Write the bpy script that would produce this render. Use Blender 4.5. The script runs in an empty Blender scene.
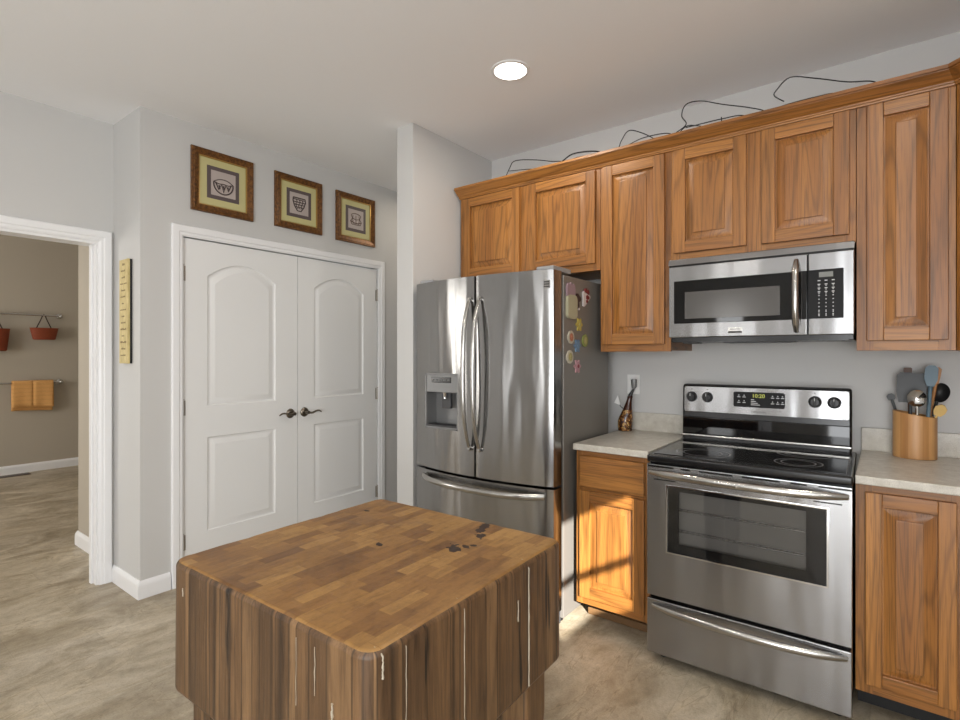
import bpy, bmesh, math, random
from mathutils import Vector, Matrix, noise as mnoise
from math import pi, sin, cos, radians, sqrt
random.seed(7)
S = bpy.context.scene
C = S.collection

# ------------------------------------------------------------------ camera
CAMZ = 1.37
cd = bpy.data.cameras.new('camera'); cam = bpy.data.objects.new('camera', cd); C.objects.link(cam)
cam.location = (0, 0, CAMZ); cam.rotation_euler = (pi/2, 0, radians(37.54))
cd.sensor_width = 36; cd.lens = 36*527/960; cd.shift_y = -5/960; cd.clip_start = .02
S.camera = cam
# ------------------------------------------------------------------ world, sun, area lights, exposure
S.view_settings.view_transform = 'Standard'; S.view_settings.look = 'None'
S.view_settings.gamma = 1; S.view_settings.use_curve_mapping = False
S.view_settings.exposure = -0.08
S.cycles.max_bounces = 10; S.cycles.diffuse_bounces = 5; S.cycles.glossy_bounces = 5
S.cycles.transmission_bounces = 6; S.cycles.sample_clamp_indirect = 6; S.cycles.caustics_reflective = False
S.cycles.caustics_refractive = False
W = bpy.data.worlds.new('world'); S.world = W; W.use_nodes = True
W.node_tree.nodes['Background'].inputs[0].default_value = (.80, .90, 1, 1)
W.node_tree.nodes['Background'].inputs[1].default_value = 1.6
def light(name, kind, loc, energy, color=(1, 1, 1), direction=None, **kw):
    d = bpy.data.lights.new(name, kind); d.energy = energy; d.color = color
    for k, v in kw.items(): setattr(d, k, v)
    o = bpy.data.objects.new(name, d); C.objects.link(o); o.location = loc
    if direction is not None: o.rotation_euler = Vector(direction).to_track_quat('-Z', 'Y').to_euler()
    return o
SUN = Vector((-1, .93, -.56))
light('sun', 'SUN', (3, -2, 4), 21.0, (1, .96, .90), SUN, angle=radians(.5))
light('patio_fill_light', 'AREA', (.42, -3.12, 1.15), 92, (.98, .99, 1), (-.10, 1, .22), shape='RECTANGLE', size=1.6, size_y=2.0)  # fill lamp set in the added patio opening
light('side_fill_light', 'AREA', (1.36, -2.62, 1.3), 60, (.98, .99, 1), (-1, .25, .14), shape='RECTANGLE', size=.9, size_y=1.7)  # fill lamp at the added side window, aimed at the closet wall
light('rear_window_daylight', 'AREA', (-1.82, -3.12, 1.5), 9, (1, .99, .97), (0, 1, .05), shape='RECTANGLE', size=.36, size_y=1.2)
light('sidelight_daylight', 'AREA', (-3.2, -3.12, 1.25), 4, (1, .99, .97), (0, 1, 0), shape='RECTANGLE', size=.16, size_y=1.7)
light('nook_daylight', 'AREA', (1.37, -.04, 1.76), 12, (1, .99, .97), (-1, 0, .1), shape='RECTANGLE', size=.5, size_y=.55)
light('far_room_fill_light', 'AREA', (-6.0, -1.85, 1.5), 82, (1, .97, .92), (-.25, 1, 0), shape='RECTANGLE', size=1.6, size_y=1.6)  # added fill lamp for the far room, no window behind it
light('hall_light', 'AREA', (-2.85, 3.3, 2.72), 3.0, (1, .87, .70), (0, 0, -1), shape='DISK', size=.3)
DOWN_ENERGY = 8.0

# ------------------------------------------------------------------ materials
def srgb(r, g, b):
    f = lambda c: (c/255/12.92 if c/255 <= .04045 else ((c/255+.055)/1.055)**2.4)
    return (f(r), f(g), f(b), 1)
class N:
    def __init__(s, name):
        s.m = bpy.data.materials.new(name); s.m.use_nodes = True; s.t = s.m.node_tree
        s.b = s.t.nodes['Principled BSDF']
    def n(s, typ, **kw):
        x = s.t.nodes.new(typ)
        for k, v in kw.items():
            if k.startswith('i_'): x.inputs[k[2:].replace('_', ' ')].default_value = v
            else: setattr(x, k, v)
        return x
    def l(s, a, b): s.t.links.new(a, b)
    def math(s, op, a, b=None, c=None):
        x = s.n('ShaderNodeMath', operation=op)
        for i, v in enumerate((a, b, c)):
            if v is None: continue
            if isinstance(v, (int, float)): x.inputs[i].default_value = v
            else: s.l(v, x.inputs[i])
        return x.outputs[0]
    def coords(s, scale=(1, 1, 1), rot=(0, 0, 0), rand=False, loc=(0, 0, 0)):
        tc = s.n('ShaderNodeTexCoord'); v = tc.outputs['Object']
        if rand:
            oi = s.n('ShaderNodeObjectInfo')
            mul = s.n('ShaderNodeVectorMath', operation='SCALE'); mul.inputs[0].default_value = (7.3, 5.1, 9.7)
            s.l(oi.outputs['Random'], mul.inputs['Scale'])
            ad = s.n('ShaderNodeVectorMath', operation='ADD'); s.l(v, ad.inputs[0]); s.l(mul.outputs[0], ad.inputs[1]); v = ad.outputs[0]
        mp = s.n('ShaderNodeMapping'); mp.inputs['Scale'].default_value = scale; mp.inputs['Rotation'].default_value = rot
        mp.inputs['Location'].default_value = loc
        s.l(v, mp.inputs[0]); return mp.outputs[0]
    def noise(s, vec, scale, detail=3, rough=.5, dist=0):
        x = s.n('ShaderNodeTexNoise'); x.inputs['Scale'].default_value = scale; x.inputs['Detail'].default_value = detail
        x.inputs['Roughness'].default_value = rough; x.inputs['Distortion'].default_value = dist
        s.l(vec, x.inputs['Vector']); return x.outputs[0]
    def ramp(s, fac, stops, interp='LINEAR'):
        x = s.n('ShaderNodeValToRGB'); x.color_ramp.interpolation = interp
        e = x.color_ramp.elements
        while len(e) < len(stops): e.new(.5)
        for i, (p, c) in enumerate(stops):
            e[i].position = p; e[i].color = c if len(c) == 4 else (*c, 1)
        s.l(fac, x.inputs[0]); return x.outputs[0]
    def mix(s, fac, a, b, mode='MIX'):
        x = s.n('ShaderNodeMix', data_type='RGBA', blend_type=mode)
        for sock, v in ((x.inputs[0], fac), (x.inputs[6], a), (x.inputs[7], b)):
            if isinstance(v, (int, float)): sock.default_value = v
            elif isinstance(v, tuple): sock.default_value = v
            else: s.l(v, sock)
        return x.outputs[2]
    def bump(s, h, strength=.2, dist=.01):
        x = s.n('ShaderNodeBump'); x.inputs['Strength'].default_value = strength; x.inputs['Distance'].default_value = dist
        s.l(h, x.inputs['Height']); s.l(x.outputs[0], s.b.inputs['Normal'])
    def set(s, **kw):
        for k, v in kw.items():
            i = s.b.inputs[k.replace('_', ' ')]
            if hasattr(v, 'is_output'): s.l(v, i)
            else: i.default_value = v
        return s
def plain(name, col, rough=.5, metal=0, **kw):
    return N(name).set(Base_Color=col, Roughness=rough, Metallic=metal, **kw).m
def paint(name, col, sc=160, st=.06, rough=.6):
    k = N(name); v = k.coords(); h = k.noise(v, sc, 3)
    k.set(Base_Color=col, Roughness=rough); k.bump(h, st, .004); return k.m
M = {}
M['wall'] = paint('wall_paint', srgb(197, 196, 194))
M['ceil'] = paint('ceiling_paint', srgb(243, 243, 244), 90, .12, .8)
M['farwall'] = paint('far_wall_paint', srgb(176, 167, 152))
M['trim'] = plain('white_trim_paint', srgb(232, 232, 233), .35)
M['door'] = paint('white_door_paint', srgb(226, 226, 225), 120, .03, .4)

def oak(name, grain='z', tint=1.0):
    k = N(name)
    sc = {'z': (1, 1, .075), 'x': (.075, 1, 1), 'y': (1, .075, 1)}[grain]
    v = k.coords(sc, rand=True)
    lf = k.noise(v, 6.5, 1.5, .5, .25)
    rings = k.math('SINE', k.math('MULTIPLY', lf, 98))
    rings = k.math('MULTIPLY_ADD', rings, .5, .5)
    vf = k.coords({'z': (1, 1, .025), 'x': (.025, 1, 1), 'y': (1, .025, 1)}[grain], rand=True)
    pores = k.noise(vf, 260, 2, .6)
    base = k.ramp(lf, [(.3, srgb(*[c*tint for c in (138, 88, 39)])), (.7, srgb(*[c*tint for c in (170, 116, 55)]))])
    ringm = k.ramp(rings, [(.0, (.60,)*3), (.12, (.80,)*3), (.36, (1,)*3), (1, (1.04,)*3)])
    porem = k.ramp(pores, [(.32, (.50,)*3), (.50, (1,)*3), (.8, (1.15,)*3)])
    bv = k.coords({'z': (1, .0, .0), 'x': (0, 0, 1), 'y': (1, 0, 0)}[grain], rand=True)
    vo = k.n('ShaderNodeTexVoronoi', voronoi_dimensions='3D'); vo.inputs['Scale'].default_value = 12; k.l(bv, vo.inputs['Vector'])
    sep = k.n('ShaderNodeSeparateColor'); k.l(vo.outputs['Color'], sep.inputs[0])
    board = k.ramp(sep.outputs[0], [(0, (.87, .84, .80)), (1, (1.07, 1.06, 1.05))])
    c = k.mix(.8, base, ringm, 'MULTIPLY'); c = k.mix(.75, c, porem, 'MULTIPLY'); c = k.mix(1.0, c, board, 'MULTIPLY')
    k.set(Base_Color=c, Roughness=.42); k.b.inputs['Coat Weight'].default_value = .12; k.b.inputs['Coat Roughness'].default_value = .3
    k.bump(pores, .10, .002); return k.m
M['oakV'] = oak('oak_vertical_grain', 'z'); M['oakH'] = oak('oak_horizontal_grain', 'x')
M['oakD'] = oak('oak_depth_grain', 'y', .9)

def steel(name, col=(152, 151, 150), rough=.20, wav=.45, aniso=.75):
    k = N(name)
    v = k.coords((.6, .6, 260)); br = k.noise(v, 3.0, 2)
    w = k.coords((1, 1, .16)); wv = k.noise(w, 9.0, 1, .4)
    k.set(Base_Color=srgb(*col), Metallic=1.0)
    r = k.math('MULTIPLY_ADD', br, .04, rough-.02); k.l(r, k.b.inputs['Roughness'])
    k.set(Anisotropic=aniso, Anisotropic_Rotation=.25)
    tg = k.n('ShaderNodeTangent', direction_type='RADIAL', axis='Z'); k.l(tg.outputs[0], k.b.inputs['Tangent'])
    if wav: k.bump(wv, wav, .02)
    return k.m
M['steel'] = steel('brushed_stainless_steel'); M['steelR'] = steel('range_stainless_steel', (160, 160, 161), .25, .22)
M['handle'] = plain('satin_steel_handle', srgb(178, 176, 172), .22, 1)
M['chrome'] = plain('chrome', srgb(215, 215, 215), .08, 1)
M['nickel'] = plain('aged_nickel', srgb(120, 112, 102), .28, 1)
M['hinge'] = plain('hinge_metal', srgb(165, 160, 152), .35, 1)
k = N('fridge_side_grey'); k.set(Base_Color=srgb(128, 124, 118), Roughness=.42, Metallic=.25)
k.bump(k.noise(k.coords(), 500, 2), .15, .001); M['fside'] = k.m
M['black'] = plain('black_enamel', srgb(16, 16, 17), .22)
M['dispblack'] = plain('matte_black_display', srgb(14, 14, 15), .45, 0, Specular_IOR_Level=.2)
M['blackplastic'] = plain('black_plastic', srgb(24, 24, 25), .4)
M['darkgrey'] = plain('dark_grey_plastic', srgb(62, 62, 64), .45)
M['gasket'] = plain('dark_gasket', srgb(40, 36, 34), .7)
M['greyplastic'] = plain('grey_plastic', srgb(150, 150, 150), .35)
M['dispgrey'] = plain('dispenser_grey', srgb(128, 128, 128), .4, .4)
M['white'] = plain('white_plastic', srgb(236, 236, 234), .35)
M['print_white'] = plain('white_print', srgb(205, 205, 205), .5)
M['print_grey'] = plain('grey_print', srgb(95, 95, 95), .5)
M['print_dark'] = plain('dark_print', srgb(52, 50, 48), .5)
M['lcd'] = N('lcd_digits').set(Base_Color=srgb(160, 165, 70), Emission_Color=srgb(190, 195, 90), Emission_Strength=.6).m
M['lcdglass'] = plain('lcd_panel', srgb(120, 122, 118), .25)
M['glassblack'] = plain('black_glass', srgb(10, 10, 11), .04); 
M['mwscreen'] = plain('microwave_window_mesh', srgb(92, 90, 88), .16, .35)
M['cooktop'] = plain('cooktop_glass', srgb(20, 20, 21), .06)
M['ring'] = plain('burner_ring_print', srgb(132, 132, 134), .12)
# oven window: see-through tinted glass
k = N('oven_glass'); tr = k.n('ShaderNodeBsdfTransparent'); tr.inputs[0].default_value = (.62, .62, .62, 1)
gl = k.n('ShaderNodeBsdfGlossy'); gl.inputs['Roughness'].default_value = .03; gl.inputs[0].default_value = (.9, .9, .9, 1)
fr = k.n('ShaderNodeFresnel'); fr.inputs[0].default_value = 1.55
mx = k.n('ShaderNodeMixShader'); k.l(fr.outputs[0], mx.inputs[0]); k.l(tr.outputs[0], mx.inputs[1]); k.l(gl.outputs[0], mx.inputs[2])
k.l(mx.outputs[0], k.t.nodes['Material Output'].inputs[0]); M['ovenglass'] = k.m
M['oveninside'] = plain('oven_enamel', srgb(150, 146, 140), .5)
# laminate worktop
k = N('speckled_laminate'); v = k.coords(); a = k.noise(v, 26, 4, .6); b2 = k.noise(v, 420, 2, .6)
c = k.ramp(a, [(.3, srgb(182, 176, 164)), (.7, srgb(206, 202, 192))])
c = k.mix(.55, c, k.ramp(b2, [(.36, (.62, .61, .60)), (.5, (1, 1, 1)), (.66, (1.1, 1.1, 1.1))]), 'MULTIPLY')
k.set(Base_Color=c, Roughness=.35); M['laminate'] = k.m
# floor: slate look vinyl tile
k = N('stone_look_vinyl_floor')
v1 = k.coords((1.1, .62, 1), (0, 0, radians(-42)))
a = k.noise(v1, 3.4, 8, .68, .8)
b2 = k.noise(k.coords((1, .75, 1), (0, 0, radians(-42))), 22, 6, .75, .5)
br = k.n('ShaderNodeTexBrick'); br.offset = .5; br.inputs['Scale'].default_value = 1; br.inputs['Mortar Size'].default_value = .0012
br.inputs['Brick Width'].default_value = .61; br.inputs['Row Height'].default_value = .305; br.inputs['Mortar Smooth'].default_value = .3
br.inputs['Color1'].default_value = (.86, .86, .87, 1); br.inputs['Color2'].default_value = (1.06, 1.05, 1.03, 1); br.inputs['Mortar'].default_value = (.72, .70, .67, 1)
k.l(k.coords((1, 1, 1), (0, 0, pi/2)), br.inputs['Vector'])
c = k.ramp(a, [(.22, srgb(122, 110, 90)), (.42, srgb(156, 143, 121)), (.56, srgb(182, 170, 149)), (.75, srgb(210, 200, 182))])
c = k.mix(.75, c, k.ramp(b2, [(.3, (.70, .69, .67)), (.5, (1, 1, 1)), (.72, (1.14, 1.13, 1.10))]), 'MULTIPLY')
lines = k.math('ABSOLUTE', k.math('SUBTRACT', k.noise(k.coords((1.5, .35, 1), (0, 0, radians(-38)), loc=(3, 1, 0)), 3.6, 4, .55, .8), .5))
c = k.mix(.8, c, k.ramp(lines, [(.0, (.72, .70, .68)), (.010, (1.12, 1.11, 1.08)), (.03, (1, 1, 1))]), 'MULTIPLY')
b3 = k.noise(k.coords((1, 1, 1)), 150, 3, .7)
c = k.mix(.6, c, k.ramp(b3, [(.32, (.74, .73, .72)), (.5, (1, 1, 1)), (.7, (1.16, 1.16, 1.15))]), 'MULTIPLY')
c = k.mix(.6, c, br.outputs['Color'], 'MULTIPLY')
k.set(Base_Color=c, Roughness=.42); k.bump(b2, .22, .004); M['floor'] = k.m

# ------------------------------------------------------------------ mesh helpers
class B:
    def __init__(s): s.bm = bmesh.new()
    def _tag(s, faces, mat):
        for f in faces: f.material_index = mat
    def box(s, x0, x1, y0, y1, z0, z1, bev=0, mat=0, seg=2):
        t = bmesh.new(); bmesh.ops.create_cube(t, size=1)
        for v in t.verts: v.co = Vector(((x0+x1)/2+v.co.x*abs(x1-x0), (y0+y1)/2+v.co.y*abs(y1-y0), (z0+z1)/2+v.co.z*abs(z1-z0)))
        if bev: bmesh.ops.bevel(t, geom=t.edges[:], offset=bev, segments=seg, profile=.5, affect='EDGES', clamp_overlap=True)
        return s.merge(t, mat)
    def merge(s, t, mat=0, mtx=None):
        mp = {}
        for v in t.verts: mp[v] = s.bm.verts.new(mtx @ v.co if mtx else v.co)
        for f in t.faces:
            try: g = s.bm.faces.new([mp[v] for v in f.verts]); g.material_index = mat if mat is not None else f.material_index
            except ValueError: pass
        t.free(); return s
    def face(s, pts, mat=0):
        f = s.bm.faces.new([s.bm.verts.new(p) for p in pts]); f.material_index = mat; return s
    def loops(s, loops, mat=0, cap0=False, cap1=False, closed=True):
        vs = [[s.bm.verts.new(p) for p in L] for L in loops]
        for a, b in zip(vs, vs[1:]):
            n = len(a)
            for i in range(n if closed else n-1):
                j = (i+1) % n
                try: s.bm.faces.new((a[i], a[j], b[j], b[i])).material_index = mat
                except ValueError: pass
        if cap0: s.bm.faces.new(list(reversed(vs[0]))).material_index = mat
        if cap1: s.bm.faces.new(vs[-1]).material_index = mat
        return s
    def tube(s, pts, r, n=10, mat=0, closed=False, flat=1.0, up=None):
        pts = [Vector(p) for p in pts]; L = []
        m = len(pts); prev = None
        for i, p in enumerate(pts):
            if closed: d = pts[(i+1) % m]-pts[i-1]
            else: d = pts[min(i+1, m-1)]-pts[max(i-1, 0)]
            d.normalize()
            u = Vector(up) if up else (prev if prev is not None else (Vector((0, 0, 1)) if abs(d.z) < .9 else Vector((1, 0, 0))))
            a = d.cross(u).normalized(); b = a.cross(d).normalized()
            if not up: prev = b
            rr = r[i] if isinstance(r, (list, tuple)) else r
            L.append([p+a*cos(2*pi*q/n)*rr*flat+b*sin(2*pi*q/n)*rr for q in range(n)])
        if closed: L.append(L[0]); return s.loops(L, mat)
        return s.loops(L, mat, True, True)
    def lathe(s, prof, c=(0, 0, 0), n=24, mat=0, axis='z', caps=True):
        c = Vector(c); L = []
        for r, h in prof:
            r = max(r, 1e-4); ring = []
            for q in range(n):
                a = 2*pi*q/n; x, y = r*cos(a), r*sin(a)
                ring.append(c+(Vector((x, y, h)) if axis == 'z' else Vector((x, h, y)) if axis == 'y' else Vector((h, x, y))))
            L.append(ring)
        return s.loops(L, mat, caps, caps)
    def prism(s, poly, a, b, axis='y', mat=0):
        f = {'y': lambda p, t: (p[0], t, p[1]), 'z': lambda p, t: (p[0], p[1], t), 'x': lambda p, t: (t, p[0], p[1])}[axis]
        return s.loops([[f(p, a) for p in poly], [f(p, b) for p in poly]], mat, True, True)
ORG = {}
def build(name, b, mats, parent=None, origin=None, local=False, ang=40, fix=None):
    bm = b.bm
    bmesh.ops.recalc_face_normals(bm, faces=bm.faces[:])
    if fix: fix(bm)
    o0 = Vector((0, 0, 0)) if local else (ORG[parent.name] if parent is not None else (Vector(origin) if origin is not None else None))
    if o0 is None:
        xs = [v.co.x for v in bm.verts]; ys = [v.co.y for v in bm.verts]; zs = [v.co.z for v in bm.verts]
        o0 = Vector(((min(xs)+max(xs))/2, (min(ys)+max(ys))/2, min(zs)))
    if not local:
        for v in bm.verts: v.co -= o0
    me = bpy.data.meshes.new(name); bm.to_mesh(me); bm.free()
    for m in (mats if isinstance(mats, list) else [mats]): me.materials.append(M[m] if isinstance(m, str) else m)
    me.polygons.foreach_set('use_smooth', [True]*len(me.polygons)); me.set_sharp_from_angle(angle=radians(ang))
    o = bpy.data.objects.new(name, me); C.objects.link(o)
    w = o.modifiers.new('weighted', 'WEIGHTED_NORMAL'); w.keep_sharp = True; w.weight = 80
    if parent is not None: o.parent = parent
    elif not local: o.location = o0
    ORG[o.name] = o0
    return o
def tag(o, label, cat, group=None):
    o['label'] = label; o['category'] = cat
    if group: o['group'] = group
    return o
def thing(name, loc, label, cat, group=None, rz=0):
    o = bpy.data.objects.new(name, None); C.objects.link(o); o.location = loc; o.rotation_euler = (0, 0, rz); o.empty_display_size = .1
    ORG[o.name] = Vector(loc); return tag(o, label, cat, group)
def struct(name, b, mats, parent=None, **kw):
    o = build(name, b, mats, parent, **kw)
    if parent is None: o['kind'] = 'structure'
    return o
def smooth_pts(pts, n=8, closed=False):
    P = [Vector(p) for p in pts]; out = []; m = len(P)
    for i in range(m if closed else m-1):
        g = (lambda q: P[q % m]) if closed else (lambda q: P[max(0, min(m-1, q))])
        p0, p1, p2, p3 = g(i-1), g(i), g(i+1), g(i+2)
        for t in range(n):
            t /= n
            out.append(.5*((2*p1)+(p2-p0)*t+(2*p0-5*p1+4*p2-p3)*t*t+(3*p1-p0-3*p2+p3)*t**3))
    if not closed: out.append(P[-1])
    return out
def text(b, s, size, mtx, mat=0, depth=.0004):
    cu = bpy.data.curves.new('lettering', 'FONT'); cu.body = s; cu.size = size; cu.align_x = 'CENTER'; cu.align_y = 'CENTER'; cu.extrude = depth
    o = bpy.data.objects.new('lettering', cu); C.objects.link(o)
    dg = bpy.context.evaluated_depsgraph_get(); me = o.evaluated_get(dg).to_mesh()
    t = bmesh.new(); t.from_mesh(me); o.evaluated_get(dg).to_mesh_clear(); bpy.data.objects.remove(o); bpy.data.curves.remove(cu)
    return b.merge(t, mat, mtx)
def facing_y(x, y, z): return Matrix.Translation((x, y, z)) @ Matrix.Rotation(pi/2, 4, 'X')     # text that reads from -Y

# ------------------------------------------------------------------ the room shell
ZC = 2.77; YW = 3.07; XD = -3.32; XL = -3.72
b = B(); b.box(-8.4, 1.6, -3.4, 4.0, -.10, 0); struct('floor', b, 'floor')
b = B(); b.box(-3.84, 1.6, -3.4, 4.0, ZC, ZC+.10); struct('ceiling', b, 'ceil')
b = B(); b.box(-2.253, .95, YW, YW+.12, 0, ZC); struct('wall_back', b, 'wall')
b = B(); b.box(-2.392, -2.253, 2.270, 4.0, 0, ZC, .004); struct('wall_partition', b, 'wall')
# closet wall with a real closet behind the double doors
DY0, DY1, DZ = 1.408, 2.938, 2.082
b = B(); b.box(XD-.12, XD, 1.185, DY0, 0, ZC); b.box(XD-.12, XD, DY1, 4.0, 0, ZC); b.box(XD-.12, XD, DY0, DY1, DZ, ZC); b.box(-4.05, XD-.12, 1.20, 1.31, 0, ZC); b.box(XL, XD-.12, 1.185, 1.20, 0, ZC)
struct('wall_closet', b, 'wall')
b = B(); b.box(-4.1, -4.05, 1.25, 3.2, 0, ZC); struct('wall_closet_back', b, 'wall')
# left wall with the doorway

b = B(); b.box(XL-.12, XL, -3.3, .10, 0, ZC); b.box(XL-.12, XL, .10, 1.108, 2.045, ZC); b.box(XL-.12, XL, 1.108, 1.20, 0, ZC); struct('wall_left', b, 'wall')
b = B(); b.box(-2.392, XD, 3.9, 4.0, 0, ZC); struct('wall_hall_end', b, 'wall')
# nook right wall with window, kitchen right wall, rear wall with added patio doors
WY0, WY1, WZ0, WZ1 = -.33, .25, 1.475, 2.09
b = B()
b.box(1.4, 1.52, -3.3, -3.1, 0, ZC); b.box(1.4, 1.52, -2.15, WY0, 0, ZC); b.box(1.4, 1.52, -3.1, -2.15, 0, .4); b.box(1.4, 1.52, -3.1, -2.15, 2.2, ZC); b.box(1.4, 1.52, WY1, 1.12, 0, ZC); b.box(1.4, 1.52, WY0, WY1, 0, WZ0); b.box(1.4, 1.52, WY0, WY1, WZ1, ZC)
struct('wall_right', b, 'wall')
b = B(); b.box(.83, .95, 1.0, YW, 0, ZC); b.box(.83, 1.4, 1.0, 1.12, 0, ZC); struct('wall_kitchen_right', b, 'wall')
b = B(); ROP = [(-3.29, -3.11, .35, 2.15), (-2.01, -1.63, .85, 2.15), (-.42, 1.26, 0, 2.15)]
xs_ = XL
for (a_, c_, e_, g_) in ROP:
    b.box(xs_, a_, -3.3, -3.18, 0, ZC); b.box(a_, c_, -3.3, -3.18, g_, ZC)
    if e_ > 0: b.box(a_, c_, -3.3, -3.18, 0, e_)
    xs_ = c_
b.box(xs_, 1.52, -3.3, -3.18, 0, ZC); struct('wall_rear', b, 'wall')
def window(name, x0, x1, y0, y1, z0, z1, axis, bars, mid=None):
    """frame and sash bars in an opening"""
    f = B(); t = .045
    if axis == 'x':
        f.box(x0, x1, y0, y0+t, z0, z1); f.box(x0, x1, y1-t, y1, z0, z1); f.box(x0, x1, y0, y1, z0, z0+t*.3); f.box(x0, x1, y0, y1, z1-t*.1, z1)
        for q in bars: f.box(x0+.02, x1-.02, y0, y1, q-.019, q+.019)
        for q in mid or (): f.box(x0+.02, x1-.02, q-.02, q+.02, z0, z1)
    else:
        f.box(x0, x0+t, y0, y1, z0, z1); f.box(x1-t, x1, y0, y1, z0, z1); f.box(x0, x1, y0, y1, z0, z0+t); f.box(x0, x1, y0, y1, z1-t, z1)
        for q in mid or (): f.box(q-.045, q+.045, y0, y1, z0, z1)
        for q in bars: f.box(x0, x1, y0+.02, y1-.02, q-.012, q+.012)
    return struct(name, f, 'trim')
window('window_1', 1.43, 1.49, WY0, WY1, WZ0, WZ1, 'x', (1.752,))
window('added_window_2', -.42, 1.26, -3.27, -3.22, 0.0, 2.15, 'y', (), (.42,))  # unseen patio doors, added to light the room from the rear
window('window_3', -2.01, -1.63, -3.27, -3.22, .85, 2.15, 'y', (1.5,), ())
window('window_4', -3.29, -3.11, -3.27, -3.22, .35, 2.15, 'y', (), ())
window('added_window_5', 1.43, 1.49, -3.1, -2.15, .4, 2.2, 'x', (1.3,), ())  # unseen window, added to bring more light from the right
b = B(); b.box(-4.2, 7.0, -8.5, -3.32, 2.36, 2.46); b.box(1.54, 7.0, -3.32, -2.1, 2.36, 2.46); struct('added_sun_block', b, 'trim')  # unseen slab added outside to keep sun out of the rear and side openings
# room beyond the doorway
b = B(); b.box(-8.12, -7.96, -2.2, 3.4, 0, 3.0); struct('wall_far', b, 'farwall')
b = B(); b.box(-4.63, -3.84, 1.252, 1.372, 0, 3.0, .006); struct('wall_passage', b, 'farwall')
b = B(); b.box(-4.75, -4.64, 1.30, 3.4, 0, 3.0); b.box(-8.1, -4.63, 3.3, 3.4, 0, 3.0); b.box(-8.1, -3.84, -2.2, -2.1, 0, 3.0); struct('wall_far_room', b, 'farwall')
b = B(); b.box(-8.12, -3.84, -2.2, 3.4, 3.0, 3.1); b.box(-3.86, -3.84, -2.2, 1.25, 2.77, 3.0); struct('ceiling_far_room', b, 'ceil')

# baseboards: profile in (offset from wall, z)
BP = [(0, 0), (.016, 0), (.016, .070), (.013, .082), (.008, .092), (.004, .100), (0, .100)]
def baseboard(name, p0, p1, nrm, ext0=0, ext1=0):
    """ext: +1 outside corner mitre, -1 inside corner mitre"""
    p0, p1, n = Vector(p0).to_3d(), Vector(p1).to_3d(), Vector(nrm).to_3d(); d = (p1-p0).normalized()
    L = []
    for p, e, sg in ((p0, ext0, -1), (p1, ext1, 1)):
        L.append([p+n*o+d*sg*e*o+Vector((0, 0, z)) for o, z in BP])
    b = B(); b.loops(L, 0, True, True); return struct(name, b, 'trim')
baseboard('baseboard_short_wall', (XL, 1.185), (XD, 1.185), (0, -1), -1, 1)
baseboard('baseboard_closet_left', (XD, 1.185), (XD, 1.340), (1, 0), 1, 0)
baseboard('baseboard_closet_right', (XD, 3.006), (XD, 3.9), (1, 0))
baseboard('baseboard_partition_end', (-2.392, 2.270), (-2.253, 2.270), (0, -1), 1, 0)
baseboard('baseboard_passage', (-4.63, 1.252), (-3.84, 1.252), (0, -1), 1, 0)
baseboard('baseboard_far', (-7.96, -2.1), (-7.96, 3.3), (1, 0))
# door casings: stepped colonial profile swept round the opening; u = across the casing from the opening
CP = [(0, 0), (0, .009), (.010, .014), (.022, .014), (.028, .019), (.061, .019), (.066, .014), (.066, 0)]
def casing(name, y0, y1, ztop, x, sgn=1):
    L = []
    for (yy, zz, dy, dz) in ((y0, 0, -1, 0), (y0, ztop, -1, 1), (y1, ztop, 1, 1), (y1, 0, 1, 0)):
        L.append([(x+sgn*h, yy+dy*u, zz+dz*u) for u, h in CP])
    b = B(); b.loops(L, 0, True, True); return b
struct('trim_1', casing('c', 1.412, 2.934, 2.078, XD), 'trim', ang=12)
b = casing('c', .10, 1.106, 2.045, XL); b.box(XL-.12, XL, 1.093, 1.108, 0, 2.045); b.box(XL-.12, XL, .10, 1.093, 2.030, 2.045); b.box(XL-.12, XL, .10, .115, 0, 2.045)
b.box(XL-.08, XL-.045, 1.081, 1.093, 0, 2.030, .002)
struct('trim_2', b, 'trim', ang=12)

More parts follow.
